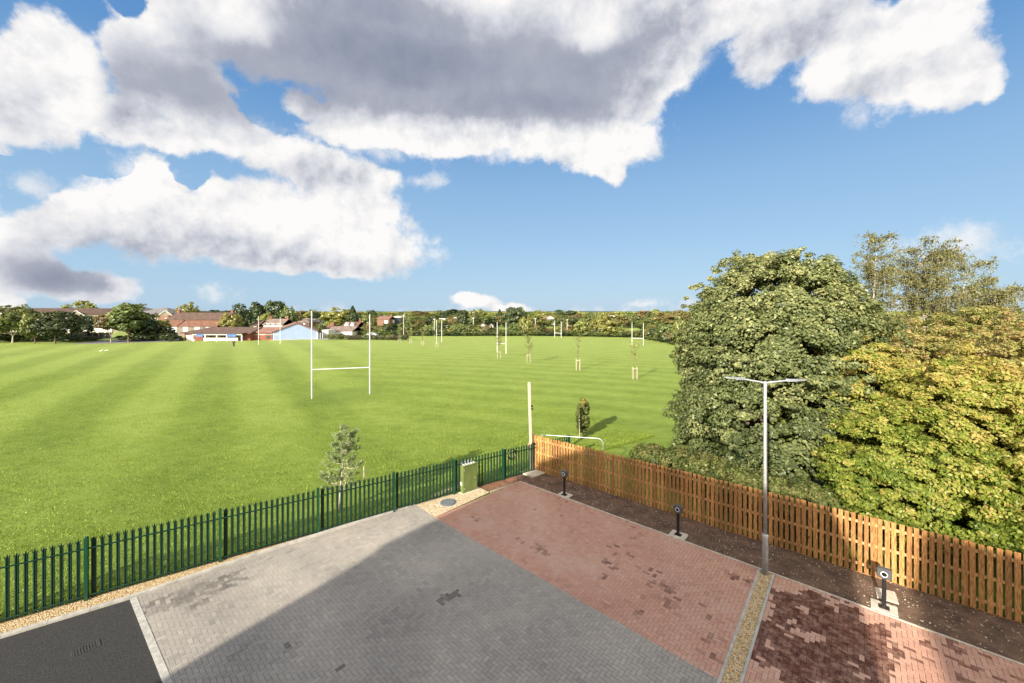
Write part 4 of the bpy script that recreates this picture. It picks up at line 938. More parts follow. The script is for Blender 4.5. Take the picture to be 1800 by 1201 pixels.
birch(X(1690, 29), 29, Z(438, 29), 'sparse birch right of the wide birch, its crown thinner', 7, 3.2, 46, .4)
birch(X(1735, 24), 24, Z(500, 24), 'low drooping birch at the far right of the skyline', 8, 2.8, 60, .6)
# small columnar tree on the field
pc = G(1025, 768)
t = thing('columnar_tree', 'small narrow columnar tree with a pale stake on the open grass', 'tree', (pc.x, pc.y, 0))
P = crown((0, 0, 1.35), (.42, .42, 1.15), 150, .13, 70, .055, 21, .7, -1, .12, .3, .45, .2)
obj_from(leaves_mesh('crown', P[0], P[1], P[2], P[3], LM['bramble']), 'crown', t)
P = crown((0, 0, 2.1), (.2, .2, .42), 40, .09, 40, .05, 22, .6, -1, .1, .3, .8, .1); obj_from(leaves_mesh('crown_tip', P[0], P[1], P[2], P[3], LM['maple']), 'crown_tip', t)
MB().tube([(0, 0, 0), (0, 0, 1), (0, 0, 2.3)], [.035, .025, .006], 7).build('trunk', MT['bark'], t)
s = MB(); s.bbox(-.30, -.26, -.30, -.26, 0, 1.55, .004); s.build('stake', MT['wood_old'], t)
# pine sapling behind the palisade
pp = G(603, 900)
t = thing('young_pine', 'young open pine tree on the grass just behind the green palisade', 'tree', (pp.x, pp.y, 0)); mb = MB(); H = Z(752, pp.y)
mb.tube([(-.15, 0, 0), (-.1, 0, H * .3), (.05, 0, H * .7), (.2, 0, H)], [.045, .035, .02, .006], 8)
mb.tube([(-.1, 0, .4), (.1, .05, H * .35), (.25, .05, H * .6)], [.03, .02, .008], 6)
P_, C_, U_ = [], [], []; rg = random.Random(9)
for i in range(62):
    z0 = H * rg.uniform(.26, .97); a = rg.uniform(0, 6.28); l = rg.uniform(.3, .98) * (1.1 - (z0 / H) ** 2 * .8); o = Vector((-.1 + .3 * z0 / H, 0, z0))
    e = o + Vector((math.cos(a) * l, math.sin(a) * l * .9, l * rg.uniform(.1, .7))); m = o.lerp(e, .6) - Vector((0, 0, l * .1)); mb.tube([o, m, e], [.012, .009, .006], 5, False)
    for j in range(5):
        b0_ = m if j == 0 else (m.lerp(e, rg.random()) if j < 4 else e); tip = b0_ + Vector((rg.gauss(0, .06), rg.gauss(0, .06), rg.uniform(.08, .2)))
        for k in range(46): P_.append(b0_.lerp(tip, rg.random()) + Vector((rg.gauss(0, .028), rg.gauss(0, .028), rg.gauss(0, .02)))); C_.append(.5 + rg.gauss(0, .25))
n = len(P_); me = leaves_mesh('needles', np.array(P_), RNG.normal(size=(n, 3)), RNG.uniform(.018, .028, n), np.array(C_), LM['pine'], 3.2); obj_from(me, 'needles', t); mb.build('trunk', MT['bark_pale'], t, True)
ps = G(640, 880); s = MB(); s.tube([(0, 0, 0), (0, 0, 1.45)], .035, 8); s.build('stake', MT['wood_old'], t, M=Matrix.Translation((ps.x - pp.x, ps.y - pp.y, 0)))
# park saplings with guards
def sapling(px, yb, h, top, label, leafy, seed, m='light'):
    p = G(px, yb); t = thing('park_sapling', label, 'sapling', (p.x, p.y, 0), 0, 'young trees in timber guards across the field'); rg = random.Random(seed); gh = Z(yb - h, p.y)
    mb = MB()
    for sx in (-.24, .24):
        for sy in (-.2, .2): mb.box(sx - .02, sx + .02, sy - .02, sy + .02, 0, gh)
    mb.box(-.24, .24, -.245, -.232, gh * .84, gh * .88); mb.box(-.24, .24, .232, .245, gh * .84, gh * .88); mb.build('tree_guard', MT['wood_old'], t)
    H = Z(top, p.y); mb = MB(); mb.tube([(0, 0, 0), (.03, 0, H * .5), (-.05, 0, H)], [.04, .03, .01], 6); P_ = []
    for i in range(14 + leafy):
        z0 = H * rg.uniform(.45, .95); a = rg.uniform(0, 6.28); l = rg.uniform(.25, .8); o = Vector((0, 0, z0)); e = o + Vector((math.cos(a) * l, math.sin(a) * l, l * .9)); mb.tube([o, e], [.014, .006], 4, False)
        for k in range(9 + leafy): P_.append(o.lerp(e, rg.uniform(.3, 1.1)) + Vector((rg.gauss(0, .07), rg.gauss(0, .07), rg.gauss(0, .07))))
    n = len(P_); obj_from(leaves_mesh('crown', np.array(P_), RNG.normal(size=(n, 3)), RNG.uniform(.05, .10, n), RNG.uniform(.1, .9, n), LM[m]), 'crown', t); mb.build('trunk', MT['bark'], t)
for a in ((1116, 667, 22, 601, 'nearest staked sapling with spreading bare twigs, right of the others', 6, 1), (1016, 651, 20, 590, 'thin staked sapling second nearest in the row across the field', 4, 2), (929, 638, 16, 592, 'leafy staked sapling third from the right in the field row', 14, 3),
          (877, 631, 14, 588, 'staked sapling right beside the left upright of a distant goal', 12, 4), (768, 611, 9, 570, 'staked sapling in front of the edge-on goal', 4, 5), (743, 607.5, 8, 582, 'small staked sapling left of the edge-on goal', 6, 6), (722, 604, 8, 578, 'small staked sapling right of the low purple hedge', 6, 7), (702, 602, 6, 580, 'smallest staked sapling in front of the low purple hedge', 4, 8)):
    sapling(*a)

# ------------------------------------------------------------------ far trees: shared crowns, individual objects
VAR = {}
def variant(m, shape, i):
    key = (m, shape, i)
    if key in VAR: return VAR[key]
    sd_ = hash((m, shape)) % 1 + 100 + 13 * i + len(m) * 7 + len(shape) * 3
    dims = {'round': (1, 1, .5, .5), 'tall': (.62, .62, .5, .5), 'bush': (1.2, 1.0, .42, .46), 'cone': (.6, .6, .5, .5), 'wide': (1.25, 1.1, .42, .5)}[shape]
    # unit crown: half-width .5*, height 1
    rx, ry, rz, cz = dims[0] * .5, dims[1] * .5, dims[2], dims[3]
    pos, nr, sz, rn, cc = crown((0, 0, cz + .04), (rx, ry, rz), 120, .095, 26, .052, sd_, .72, -.95, .22, .25, .45, .28, 1, 9.0)
    if shape == 'cone':
        f = np.clip(1.25 - pos[:, 2] * 1.1, .12, 1.2); pos[:, 0] *= f; pos[:, 1] *= f
    k = pos[:, 2] > 0.01; cm = leaves_mesh('crown', pos[k], nr[k], sz[k], rn[k], LM[m])
    tb = limbs((0, 0, 0), [tuple(q * .9) for q in cc[::12]], .018, sd_); tm = bpy.data.meshes.new('trunk'); tm.from_pydata(tb.v, [], tb.f)
    tm.materials.append(MT['bark_pale'] if shape in ('wide',) else MT['bark']); VAR[key] = (cm, tm); return VAR[key]
cnt = [0]
def far_tree(px, yb, top, wpx, m, shape, label, grp='trees beyond the playing field', d=None, lift=0.0, name='tree', cat='tree', trunk=True):
    """px centre, base row (or depth d), top row and crown width in photo pixels"""
    if d is None: d = G(px, yb).y
    h = Z(top, d); wd = wpx / F * d; base_w = {'round': 1, 'tall': .62, 'bush': 1.2, 'cone': .6, 'wide': 1.25}[shape]
    i = cnt[0]; cnt[0] += 1
    cm, tm = variant(m, shape, i % 4); t = thing(name, label, cat, (X(px, d), d, 0), random.uniform(0, 6.28), grp)
    if lift: lo = lift
    else: lo = 0
    o = obj_from(cm, 'crown', t); s = wd / base_w; o.scale = (s, s, (h - lo)); o.location = (0, 0, lo)
    if trunk:
        q = obj_from(tm, 'trunk', t); q.scale = (s, s, h)
    return t
named = [
    (22, 603, 536, 80, 'mid', 'wide', 'grey-green spreading tree at the far left edge, in front of the long building', 1.8), (-25, 603, 545, 70, 'mid', 'round', 'grey-green tree cut by the left edge of the photo', 1.5),
    (62, 604, 552, 40, 'mid', 'round', 'small grey-green tree between the spreading tree and the dark leaning tree', 1.2),
    (97, 604.5, 547, 64, 'dark', 'round', 'dark dense leaning tree in front of the long building', 1.0), (144, 596, 556, 36, 'dark', 'round', 'dark tree by the white balustrade of the long building', 1.0),
    (195, 602, 552, 50, 'rust', 'wide', 'olive tree with a white trunk beside the estate road', 2.6), (226, 601.5, 534, 50, 'mid', 'tall', 'tall green tree with pale trunk beside the estate road', 2.2),
    (252, 599, 549, 44, 'dark', 'round', 'dark tree right of the pale-trunked pair by the road', .6), (272, 597, 556, 40, 'light', 'round', 'yellow-green tree left of the old tiled houses', .5), (290, 596.5, 572, 34, 'dark', 'bush', 'dark low tree in front of the old tiled houses', .2),
    (147, 0, 530, 46, 'light', 'round', 'light green tree rising behind the long brown roof', 0, 200), (333, 0, 535, 36, 'light', 'round', 'light green tree rising behind the old tiled houses', 0, 190),
    (425, 0, 535, 30, 'dark', 'round', 'dark tree behind the clubhouse, left of the pine group', 0, 150), (405, 0, 551, 34, 'light', 'round', 'yellowish tree between the old houses and the clubhouse roof', 0, 131),
    (452, 0, 533, 26, 'dark', 'tall', 'narrow dark pine left of the tallest pine', 0, 170), (482, 0, 528.5, 42, 'dark', 'round', 'tallest dark pine behind the white house', 0, 175), (508, 0, 539, 28, 'mid', 'round', 'green tree right of the tallest pine', 0, 172),
    (468, 0, 551, 26, 'light', 'round', 'light green tree in front of the dark pines', 0, 165), (553, 0, 549, 22, 'dark', 'round', 'small dark tree above the blue hall', 0, 190), (562, 0, 570, 22, 'mid', 'round', 'green shrub beside the orange-roofed house', 0, 132),
    (590, 0, 543, 46, 'light', 'round', 'broad yellow-green tree behind the white bungalow', 0, 180), (620, 0, 540, 30, 'dark', 'cone', 'dark conifer right of the broad yellow-green tree', 0, 176),
    (649, 0, 553, 34, 'mid', 'round', 'green tree left of the brick gable house', 0, 175), (813, 0, 544.5, 22, 'dark', 'round', 'very dark rounded tree standing above the far hedge line', 0, 190),
    (833, 0, 545.5, 26, 'mid', 'round', 'green tree right of the very dark rounded tree', 0, 192), (878, 0, 545, 18, 'dark', 'cone', 'small dark conifer left of the broad dome-shaped tree', 0, 250), (905, 0, 541.5, 42, 'dark', 'round', 'broad dome-shaped green tree, largest on the far edge', 0, 185),
    (1065, 592, 557, 46, 'light', 'round', 'big bushy yellow-green tree on the far field edge', 0), (1023, 591.5, 563, 30, 'light', 'round', 'round bright green tree right of the most distant goal', 0), (925, 590, 556, 26, 'light', 'round', 'yellowish tree right of the dome-shaped tree', 0),
    (1150, 597, 572, 40, 'rust', 'round', 'rusty bush tree at the bend of the far hedge', 0), (1140, 0, 562, 50, 'mid', 'round', 'grey-green tree behind the rusty bush tree', 0, 165), (1172, 602, 568, 36, 'mid', 'round', 'green tree at the right end of the far hedge', 0), (1196, 607, 560, 30, 'light', 'round', 'yellow-green tree half hidden by the big tree edge', 0),
    (1175, 0, 551, 60, 'rust', 'round', 'autumn-coloured tree on the skyline left of the big tree', 0, 190), (1245, 0, 550, 80, 'mid', 'wide', 'tree mostly hidden behind the big rounded tree', 0, 120),
    (1590, 0, 553, 90, 'mid', 'wide', 'olive green tree filling the gap below the slender birch', 0, 52), (1675, 0, 550, 100, 'rust', 'wide', 'russet olive tree behind the reddish-tipped tree', 0, 55),
    (1765, 0, 546, 100, 'mid', 'wide', 'green tree under the drooping birch on the skyline', 0, 50), (1850, 0, 540, 100, 'rust', 'wide', 'olive brown tree cut by the right edge on the skyline', 0, 48), (1520, 0, 556, 80, 'mid', 'wide', 'green tree between the big rounded tree and the birches', 0, 60),
]
for a in named:
    dd_ = a[8] if len(a) > 8 else None; mm = a[4]
    far_tree(a[0], a[1], a[2], a[3], mm, a[5], a[6], d=dd_, lift=a[7] if len(a) > 7 else 0)
tone = {'dark': 'dark green', 'mid': 'green', 'light': 'yellow-green', 'rust': 'rusty brown', 'purple': 'purple-brown'}
def mark(px):
    lm = [(330, 'the old tiled houses'), (400, 'the clubhouse'), (480, 'the pink roof'), (520, 'the blue hall'), (600, 'the white bungalow'), (670, 'the brick gable house'), (710, 'the pole at the purple hedge'), (772, 'the edge-on goal'), (832, 'the dark rounded tree'), (880, 'the goal with the crossbar'), (905, 'the dome-shaped tree'), (941, 'the hedge pole'), (980, 'the most distant goal'), (1023, 'the round bright tree'), (1065, 'the big bushy tree'), (1121, 'the right-hand goal'), (1180, 'the hedge bend')]
    b = min(lm, key=lambda q: abs(q[0] - px)); s = 'left of ' if px < b[0] - 4 else 'right of ' if px > b[0] + 4 else 'right behind '
    return s + b[1]
# front hedge row along the far boundary
rg = random.Random(21); used = {}
def uniq(l):
    used[l] = used.get(l, 0) + 1
    return l if used[l] == 1 else l
x = 640.0
while x < 1205:
    yb = 589.5 if x < 980 else 589.5 + (x - 980) * .02 if x < 1120 else 592.5 + (x - 1120) * .17
    w = rg.uniform(13, 24); tp = rg.uniform(566, 578) if x < 1100 else rg.uniform(574, 584); m = rg.choice(['mid', 'dark', 'mid', 'rust', 'mid', 'light'] if x < 900 else ['mid', 'rust', 'light', 'rust', 'mid', 'dark'])
    far_tree(x, yb + .6, tp, w * 1.35, m, rg.choice(['round', 'bush', 'round']), f'{tone[m]} bushy tree in the far boundary hedge, {mark(x)}', 'hedge trees along the far edge of the field', name='hedge_tree', trunk=True)
    x += w * .72
x = 640.0
while x < 1210:                       # low skirt of the hedge
    yb = 590.5 if x < 980 else 590.5 + (x - 980) * .02 if x < 1120 else 593.5 + (x - 1120) * .17
    w = rg.uniform(16, 26); m = rg.choice(['dark', 'mid', 'dark', 'mid'])
    far_tree(x, yb, yb - rg.uniform(9, 13), w * 1.4, m, 'bush', f'low {tone[m]} shrub at far hedge foot, {mark(x)}', 'low shrubs at the foot of the far hedge', name='hedge_shrub', cat='shrub', trunk=False)
    x += w * .6
x = 618.0
while x < 715:                        # low purple hedge nearer the houses
    w = rg.uniform(9, 14); far_tree(x, 597.5 if x < 690 else 598, rg.uniform(586, 589), w * 1.5, 'purple' if rg.random() < .75 else 'mid', 'bush', f'low purple-brown hedge shrub, {mark(x)}', 'low purple-brown hedge by the houses', name='hedge_shrub', cat='shrub', trunk=False); x += w * .6
for x_, w_, t_ in ((583, 16, 587), (598, 18, 586), (612, 14, 588), (6, 50, 583), (45, 50, 583), (75, 44, 584), (118, 40, 586), (150, 40, 591), (255, 40, 584), (300, 26, 585), (228, 34, 588)):
    far_tree(x_, 597 if x_ > 500 else 600, t_, w_ * 1.3, 'dark' if x_ < 500 else 'mid', 'bush', f'low {"dark" if x_ < 500 else "green"} shrub, ' + ('in front of the bungalow' if x_ > 500 else 'under the trees by the long building'), 'garden shrubs before the buildings', name='garden_shrub', cat='shrub', trunk=False)
# second and third rows
for (d0, x0, x1, t0, t1, w0, w1, st) in ((205, 632, 1230, 551, 562, 22, 36, 15), (260, 520, 1260, 546, 556, 20, 34, 17), (340, 380, 1300, 543.8, 551.5, 18, 32, 17)):
    x = float(x0)
    while x < x1:
        m = rg.choice(['light', 'mid', 'light', 'rust', 'mid', 'light', 'dark'] if d0 > 210 else ['mid', 'light', 'dark', 'mid', 'rust']); w = rg.uniform(w0, w1)
        far_tree(x, 0, rg.uniform(t0, t1), w, m, rg.choice(['round', 'round', 'bush', 'tall']), f'{tone[m]} tree {"behind the far hedge" if d0 < 210 else "in the woods beyond the hedge" if d0 < 300 else "on the wooded skyline"}, {mark(x)}', 'trees in the belt beyond the field', d=d0 * rg.uniform(.93, 1.07), trunk=False)
        x += st * rg.uniform(.75, 1.3)
x = -30
while x < 330:
    far_tree(x, 0, rg.uniform(545, 552), 30, rg.choice(['dark', 'mid']), 'round', f'dark tree behind the long building, {"near the left edge" if x < 120 else "behind the grey hipped roofs"}', 'trees behind the estate buildings', d=rg.uniform(215, 240), trunk=False); x += 42
# distant woodland as one mass + hills
Ps = []
for i in range(620):
    d = 420 * (1 + 3.2 * rg.random() ** 1.3); px = rg.uniform(-60, 1860); tp = 549.6 + rg.uniform(-3.0, 2.2) * 420 / d + (.2 if d > 900 else 0)
    h = Z(tp, d); r = rg.uniform(5, 10) * (1 + d / 1500)
    Ps.append(crown((X(px, d), d, h * .5), (r, r, h * .5), 26, r * .28, 12, .9 + d / 1100, 500 + i, .7, -.2, .2, .1, rg.uniform(.15, .75), .2, 1, .3)[:4])
pos, nr, sz, rn = merge(Ps); tag(obj_from(leaves_mesh('woodland', pos, nr, sz, rn, LM['light']), 'woodland'), 'distant mixed woodland filling the plain towards the horizon', 'woodland', kind='stuff')
def hills(y0, h0, amp, seed, name):
    mb = MB(); n = 160; vs = []
    for i in range(n + 1):
        x = -5200 + 10400 * i / n; h = h0 + amp * mnoise.noise(Vector((x / 900, seed, 0))) + amp * .35 * mnoise.noise(Vector((x / 160, seed, 1)))
        for (dy, f) in ((-500, 0.0), (-200, .7), (0, 1.0), (400, .6), (900, 0)): vs.append((x, y0 + dy, max(0, h * f) + (0.02 if f == 0 else 0)))
    fs = []
    for i in range(n):
        for k in range(4): a = i * 5 + k; fs.append((a, a + 5, a + 6, a + 1))
    mb.add(vs, fs); tag(mb.build(name, MT['hill'], smooth=True), kind='structure')
hills(3000, 10.5, 10, 4.0, 'hills')
# grass blades near the fences (uncountable)
def near_grass():
    n = 420000; u = RNG.random(n); az = np.radians(RNG.uniform(-56, 50, n)); 
    fn = np.array([-fdir.y, fdir.x]); rr = 8 + 36 * RNG.random(n) ** 1.5
    t = RNG.uniform(-30, 30, n); s = .1 + 60 * RNG.random(n) ** 3.2
    P = np.array([FA.x, FA.y]) + np.outer(t, [fdir.x, fdir.y]) + np.outer(s, fn)
    tn_ = np.array([tdir.y, -tdir.x]); tn_ = tn_ if tn_[1] > 0 else -tn_
    rel = P - np.array([T0.x, T0.y]); al = rel @ np.array([tdir.x, tdir.y]); sd2 = rel @ tn_
    ok = ~((al > 0) & (sd2 < .15)); P = P[ok]; s = s[ok]; n = len(P)
    patch = lumps(np.c_[P * 1.1, np.zeros(n)], 5, 1.6) ; keep = RNG.random(n) < np.clip(.55 + .5 * patch, .12, 1); P = P[keep]; s = s[keep]; vis = np.abs(P[:, 0]) < 1.45 * P[:, 1] + 2; P = P[vis]; s = s[vis]; n = len(P)
    hgt = RNG.uniform(.03, .075, n) * np.where(s < .35, 1.9, 1); w = RNG.uniform(.010, .020, n); a = RNG.uniform(0, 6.28, n); ln = RNG.normal(0, .035, (n, 2))
    V = np.zeros((n, 3, 3)); V[:, 0, :2] = P - np.c_[np.cos(a), np.sin(a)] * w[:, None]; V[:, 1, :2] = P + np.c_[np.cos(a), np.sin(a)] * w[:, None]; V[:, 2, :2] = P + ln; V[:, 2, 2] = hgt
    me = bpy.data.meshes.new('grass_tufts'); me.vertices.add(3 * n); me.vertices.foreach_set('co', V.reshape(-1)); me.loops.add(3 * n); me.loops.foreach_set('vertex_index', np.arange(3 * n, dtype=np.int32)); me.polygons.add(n)
    me.polygons.foreach_set('loop_start', np.arange(0, 3 * n, 3, dtype=np.int32)); me.polygons.foreach_set('loop_total', np.full(n, 3, dtype=np.int32)); me.update(calc_edges=True)
    at = me.attributes.new('rnd', 'FLOAT', 'POINT'); at.data.foreach_set('value', np.repeat(RNG.random(n), 3).astype(np.float32)); me.materials.append(LM['blade'])
    tag(obj_from(me, 'grass_tufts'), 'short uneven grass growing on the field behind the palisade', 'grass', kind='stuff')
near_grass()

# ------------------------------------------------------------------ buildings
def roofbox(mb, w, dp, h, rh, kind, ov=.35, th=.18, hip=None):
    """roof over 0..w x 0..dp at eave height h. kind: gable (ridge along x), hip, front (ridge along y)"""
    x0, x1, y0, y1 = -ov, w + ov, -ov, dp + ov; e = h - .0
    if kind == 'front':
        m = w / 2; vs = [(x0, y0, e), (m, y0, h + rh), (x1, y0, e), (x0, y1, e), (m, y1, h + rh), (x1, y1, e)]
        vs += [(a, b, c + th) for a, b, c in vs]
        mb.add(vs, [(0, 1, 4, 3), (1, 2, 5, 4), (6, 9, 10, 7), (7, 10, 11, 8), (0, 6, 7, 1), (1, 7, 8, 2), (3, 4, 10, 9), (4, 5, 11, 10), (0, 3, 9, 6), (2, 8, 11, 5)]); return
    m = dp / 2; i = (hip if hip is not None else (dp / 2 if kind == 'hip' else 0)); i = i if isinstance(i, tuple) else (i, i); a, b = x0 + i[0], x1 - i[1]
    vs = [(x0, y0, e), (x1, y0, e), (x1, y1, e), (x0, y1, e), (a, m, h + rh), (b, m, h + rh)]
    vs += [(p, q, c + th) for p, q, c in vs]
    mb.add(vs, [(0, 4, 5, 1), (2, 5, 4, 3), (0, 3, 4), (1, 5, 2), (6, 7, 11, 10), (8, 9, 10, 11), (6, 10, 9), (7, 8, 11), (0, 1, 7, 6), (1, 2, 8, 7), (2, 3, 9, 8), (3, 0, 6, 9)])
def house(name, label, x0, x1, d, dp, ye, yr, wall, roof, kind='gable', cat='house', wins=(), chim=(), d1=None, hip=None, door=None, winm='pane', ww=1.1, wh=1.1, frame_=True, ov=.35):
    """facade from pixel x0 to x1 at depth d (d1 at the right end), eave row ye, ridge row yr"""
    d1 = d1 or d; a = Vector((X(x0, d), d)); b = Vector((X(x1, d1), d1)); w = (b - a).length; ang = math.atan2(b.y - a.y, b.x - a.x)
    h = Z(ye, d); rh = max(.15, Z(yr, d + dp / 2) - h - .18)
    t = thing(name, label, cat, (a.x, a.y, 0), ang)
    mb = MB(); mb.box(0, w, 0, dp, 0, h)
    if kind == 'gable':
        for x in (0, w - .2): mb.add([(x, 0, h), (x, dp, h), (x, dp / 2, h + rh), (x + .2, 0, h), (x + .2, dp, h), (x + .2, dp / 2, h + rh)], [(0, 2, 1), (3, 4, 5), (0, 3, 5, 2), (1, 2, 5, 4)])
    if kind == 'front':
        for y in (0, dp - .2): mb.add([(0, y, h), (w, y, h), (w / 2, y, h + rh), (0, y + .2, h), (w, y + .2, h), (w / 2, y + .2, h + rh)], [(0, 1, 2), (3, 5, 4), (0, 2, 5, 3), (1, 4, 5, 2)])
    mb.build('wall', MT[wall], t)
    if kind == 'flat':
        mb = MB(); mb.box(-.3, w + .3, -.3, dp + .3, h + .003, h + .3); rf = mb.build('roof', MT[roof], t)
    else:
        mb = MB(); roofbox(mb, w, dp, h + .003, rh, kind, ov, hip=hip); rf = mb.build('roof', MT[roof], t)
    for c in chim:
        mb = MB(); mb.box(c * w - .35, c * w + .35, dp / 2 - .3, dp / 2 + .3, h + rh * .6, h + rh + 1.1); mb.box(c * w - .42, c * w + .42, dp / 2 - .37, dp / 2 + .37, h + rh + 1.103, h + rh + 1.2); mb.build('chimney', MT['brick'], rf)
    for (u, z, *r) in wins:
        W_, H_ = (r + [ww, wh])[:2] if len(r) >= 2 else (ww, wh); x = u * w; z = z if z < 1 and False else z
        fr = MB(); 
        for (p, q, s_, t_) in ((x - W_ / 2 - .07, x + W_ / 2 + .07, z - .07, z), (x - W_ / 2 - .07, x + W_ / 2 + .07, z + H_, z + H_ + .07), (x - W_ / 2 - .07, x - W_ / 2, z, z + H_), (x + W_ / 2, x + W_ / 2 + .07, z, z + H_), (x - .03, x + .03, z, z + H_)): fr.box(p, q, -.07, -.002, s_, t_)
        wn = fr.build('window', MT['white'], t); pn = MB(); pn.box(x - W_ / 2, x + W_ / 2, -.035, -.004, z, z + H_); pn.build('pane', MT[winm], wn)
    if door:
        mb = MB(); mb.box(door[0] * w - .5, door[0] * w + .5, -.05, -.003, 0, 2.05); mb.build('door', MT[door[1]], t)
    return t
def row(n, z, a=.06, b=.94): return [(a + (b - a) * i / (n - 1), z) for i in range(n)]
# long two-storey block on the left
lb = house('long_building', 'long two-storey cream building with brown roof behind the trees on the left', -150, 216, 128, 10, 553, 541, 'cream', 'roof_brown', 'gable', 'building', wins=row(22, 1.0) + row(22, 4.2), d1=158, winm='glass', ww=1.3, wh=1.3)
for u in (.10, .28, .45, .62, .77):
    L_ = 75; mb = MB(); x = u * 79; h = 6.6
    mb.add([(x - 2.2, -.9, h - .2), (x + 2.2, -.9, h - .2), (x, -.9, h + 1.7), (x - 2.2, 3, h - .2), (x + 2.2, 3, h - .2), (x, 3, h + 1.7)], [(0, 1, 2), (3, 5, 4), (0, 2, 5, 3), (1, 4, 5, 2), (0, 3, 4, 1)]); g = mb.build('gable', MT['cream'], lb)
    m2 = MB()
    for s_ in (-1, 1): m2.tube([(x + s_ * 2.5, -1.0, h - .4), (x, -1.0, h + 1.85)], .14, 4)
    m2.build('bargeboard', MT['white'], g)
bl = thing('balustrade', 'white balustrade wall along the foot of the long building', 'balustrade', (X(120, 138), 138, 0), R(12)); 
MB().box(0, 13, 0, .2, .9, 2.1).build('panel', MT['wrender'], bl)
for i in range(7): MB().box(i * 2.1, i * 2.1 + .3, -.05, -.003, 0, 2.15).build('pier', MT['white'], bl)
nf = thing('net_fence', 'dark net fence with leaning pale posts beside the estate road', 'fence', (X(118, 118), 118, 0), R(6))
for i in range(8):
    m = MB(); m.tube([(i * 1.7, 0, 0), (i * 1.7 + (.25 if i % 3 == 0 else 0), 0, 1.9)], .06, 6); m.build('post', MT['wood_old'], nf)
MB().box(0, 11.9, .08, .1, .1, 1.7).build('netting', MT['net'], nf)
house('hipped_building', 'building with blue-grey hipped roof above the pale-trunked trees', 185, 246, 185, 16, 551, 538, 'stonew', 'roof_grey', 'hip', 'building', wins=row(5, 4))
house('hipped_building', 'second grey hipped-roof building, right of the first', 236, 296, 180, 14, 552, 541, 'brick_dark', 'roof_grey', 'hip', 'building', wins=row(4, 4))
house('flat_building', 'low grey-roofed building just behind the old tiled houses', 277, 330, 205, 14, 548, 543.5, 'stonew', 'roof_grey', 'hip', 'building')
# old tiled houses
oh = house('tiled_house', 'old stone terrace with brown main roof and orange lower roof left of the clubhouse', 293, 394, 132, 9, 562.5, 549.5, 'stonew', 'roof_brown', 'gable', wins=(), chim=(.02, .98))
w = (X(394, 132) - X(293, 132)); m = MB()
for (x0_, x1_, z1_) in ((0, w * .32, Z(562, 132)), (w * .335, w, Z(562.5, 132))):
    z0_ = Z(574, 128); m.add([(x0_, -3.2, z0_), (x1_, -3.2, z0_), (x1_, -.01, z1_), (x0_, -.01, z1_), (x0_, -3.2, z0_ - .2), (x1_, -3.2, z0_ - .2), (x1_, -.01, z1_ - .2), (x0_, -.01, z1_ - .2)], [(0, 1, 2, 3), (7, 6, 5, 4), (0, 4, 5, 1), (1, 5, 6, 2), (3, 2, 6, 7), (0, 3, 7, 4)])
m.build('lower_roof', MT['roof_orange'], oh); MB().box(0, w, -3, -.003, 0, Z(574, 128) - .2).build('lower_wall', MT['stonew'], oh)
for u, hh in ((.05, 1.5), (.14, 1.2), (.27, 1.9), (.46, 1.9), (.66, 1.5), (.85, 1.5)):
    m = MB(); x = u * w; m.box(x - .8, x + .8, -3.08, -3.003, 1.5, 3.1); wn = m.build('window', MT['white'], oh); m = MB(); m.box(x - .68, x - .05, -3.11, -3.081, 1.6, 3.0); m.box(x + .05, x + .68, -3.11, -3.081, 1.6, 3.0); m.build('pane', MT['pane'], wn)
# clubhouse
dC = 110.0
ch = thing('clubhouse', 'low red brick clubhouse with brown hipped roof, white veranda and blue boards', 'clubhouse', (X(321, dC), dC, 0))
wC = X(440, dC) - X(321, dC); sx = wC / 119.0
def cx(px): return (px - 321) * sx
hE = Z(586.3, dC); MB().box(0.5, wC, .0, 10, 0, hE).build('wall', MT['brick'], ch)
m = MB(); roofbox(m, wC, 10, hE + .003, Z(575, dC + 5) - hE - .18, 'hip', .5, hip=(4.6, 0.5)); m.build('roof', MT['roof_brown'], ch)
m = MB(); m.box(cx(328), cx(341), -.06, -.003, 0, Z(589.5, dC)); m.build('garage_door', MT['white'], ch)
vr = MB(); vr.box(cx(349), cx(434.5), -2.3, -2.12, hE - .3, hE - .05); vr.build('veranda_fascia', MT['white'], ch)
for p in (349.6, 371, 390.6, 408, 433.6): m = MB(); m.box(cx(p) - .12, cx(p) + .12, -2.11, -1.87, 0, hE - .301); m.build('veranda_post', MT['white'], ch)
m = MB(); m.add([(cx(348), -2.6, hE - .04), (cx(435.5), -2.6, hE - .04), (cx(435.5), -.5, hE + .18), (cx(348), -.5, hE + .18), (cx(348), -2.6, hE + .06), (cx(435.5), -2.6, hE + .06), (cx(435.5), -.5, hE + .30), (cx(348), -.5, hE + .30)], [(3, 2, 1, 0), (4, 5, 6, 7), (0, 1, 5, 4), (1, 2, 6, 5), (2, 3, 7, 6), (3, 0, 4, 7)]); m.build('veranda_roof', MT['roof_brown'], ch)
for a_, b_ in ((358, 370), (379, 389), (392, 394), (410, 422)): m = MB(); m.box(cx(a_), cx(b_), -.08, -.003, .7, hE - .5); m.build('shutter', MT['panel'], ch)
for a_, b_ in ((373, 378), (396, 407)): m = MB(); m.box(cx(a_), cx(b_), -.06, -.003, 0.0, hE - .5); m.build('doorway', MT['glass'], ch)
for a_, b_ in ((357, 368.5), (409.5, 425)): m = MB(); m.box(cx(a_), cx(b_), -2.40, -2.31, hE - .75, hE + .1); m.build('blue_board', MT['blue_ban'], ch)
m = MB(); m.box(cx(349.5), cx(354), -2.4, -2.31, 0, .5); m.box(cx(349.6), cx(351.5), -2.44, -2.401, .2, hE - .4); m.build('wall_sign', MT['cab_top'], ch)
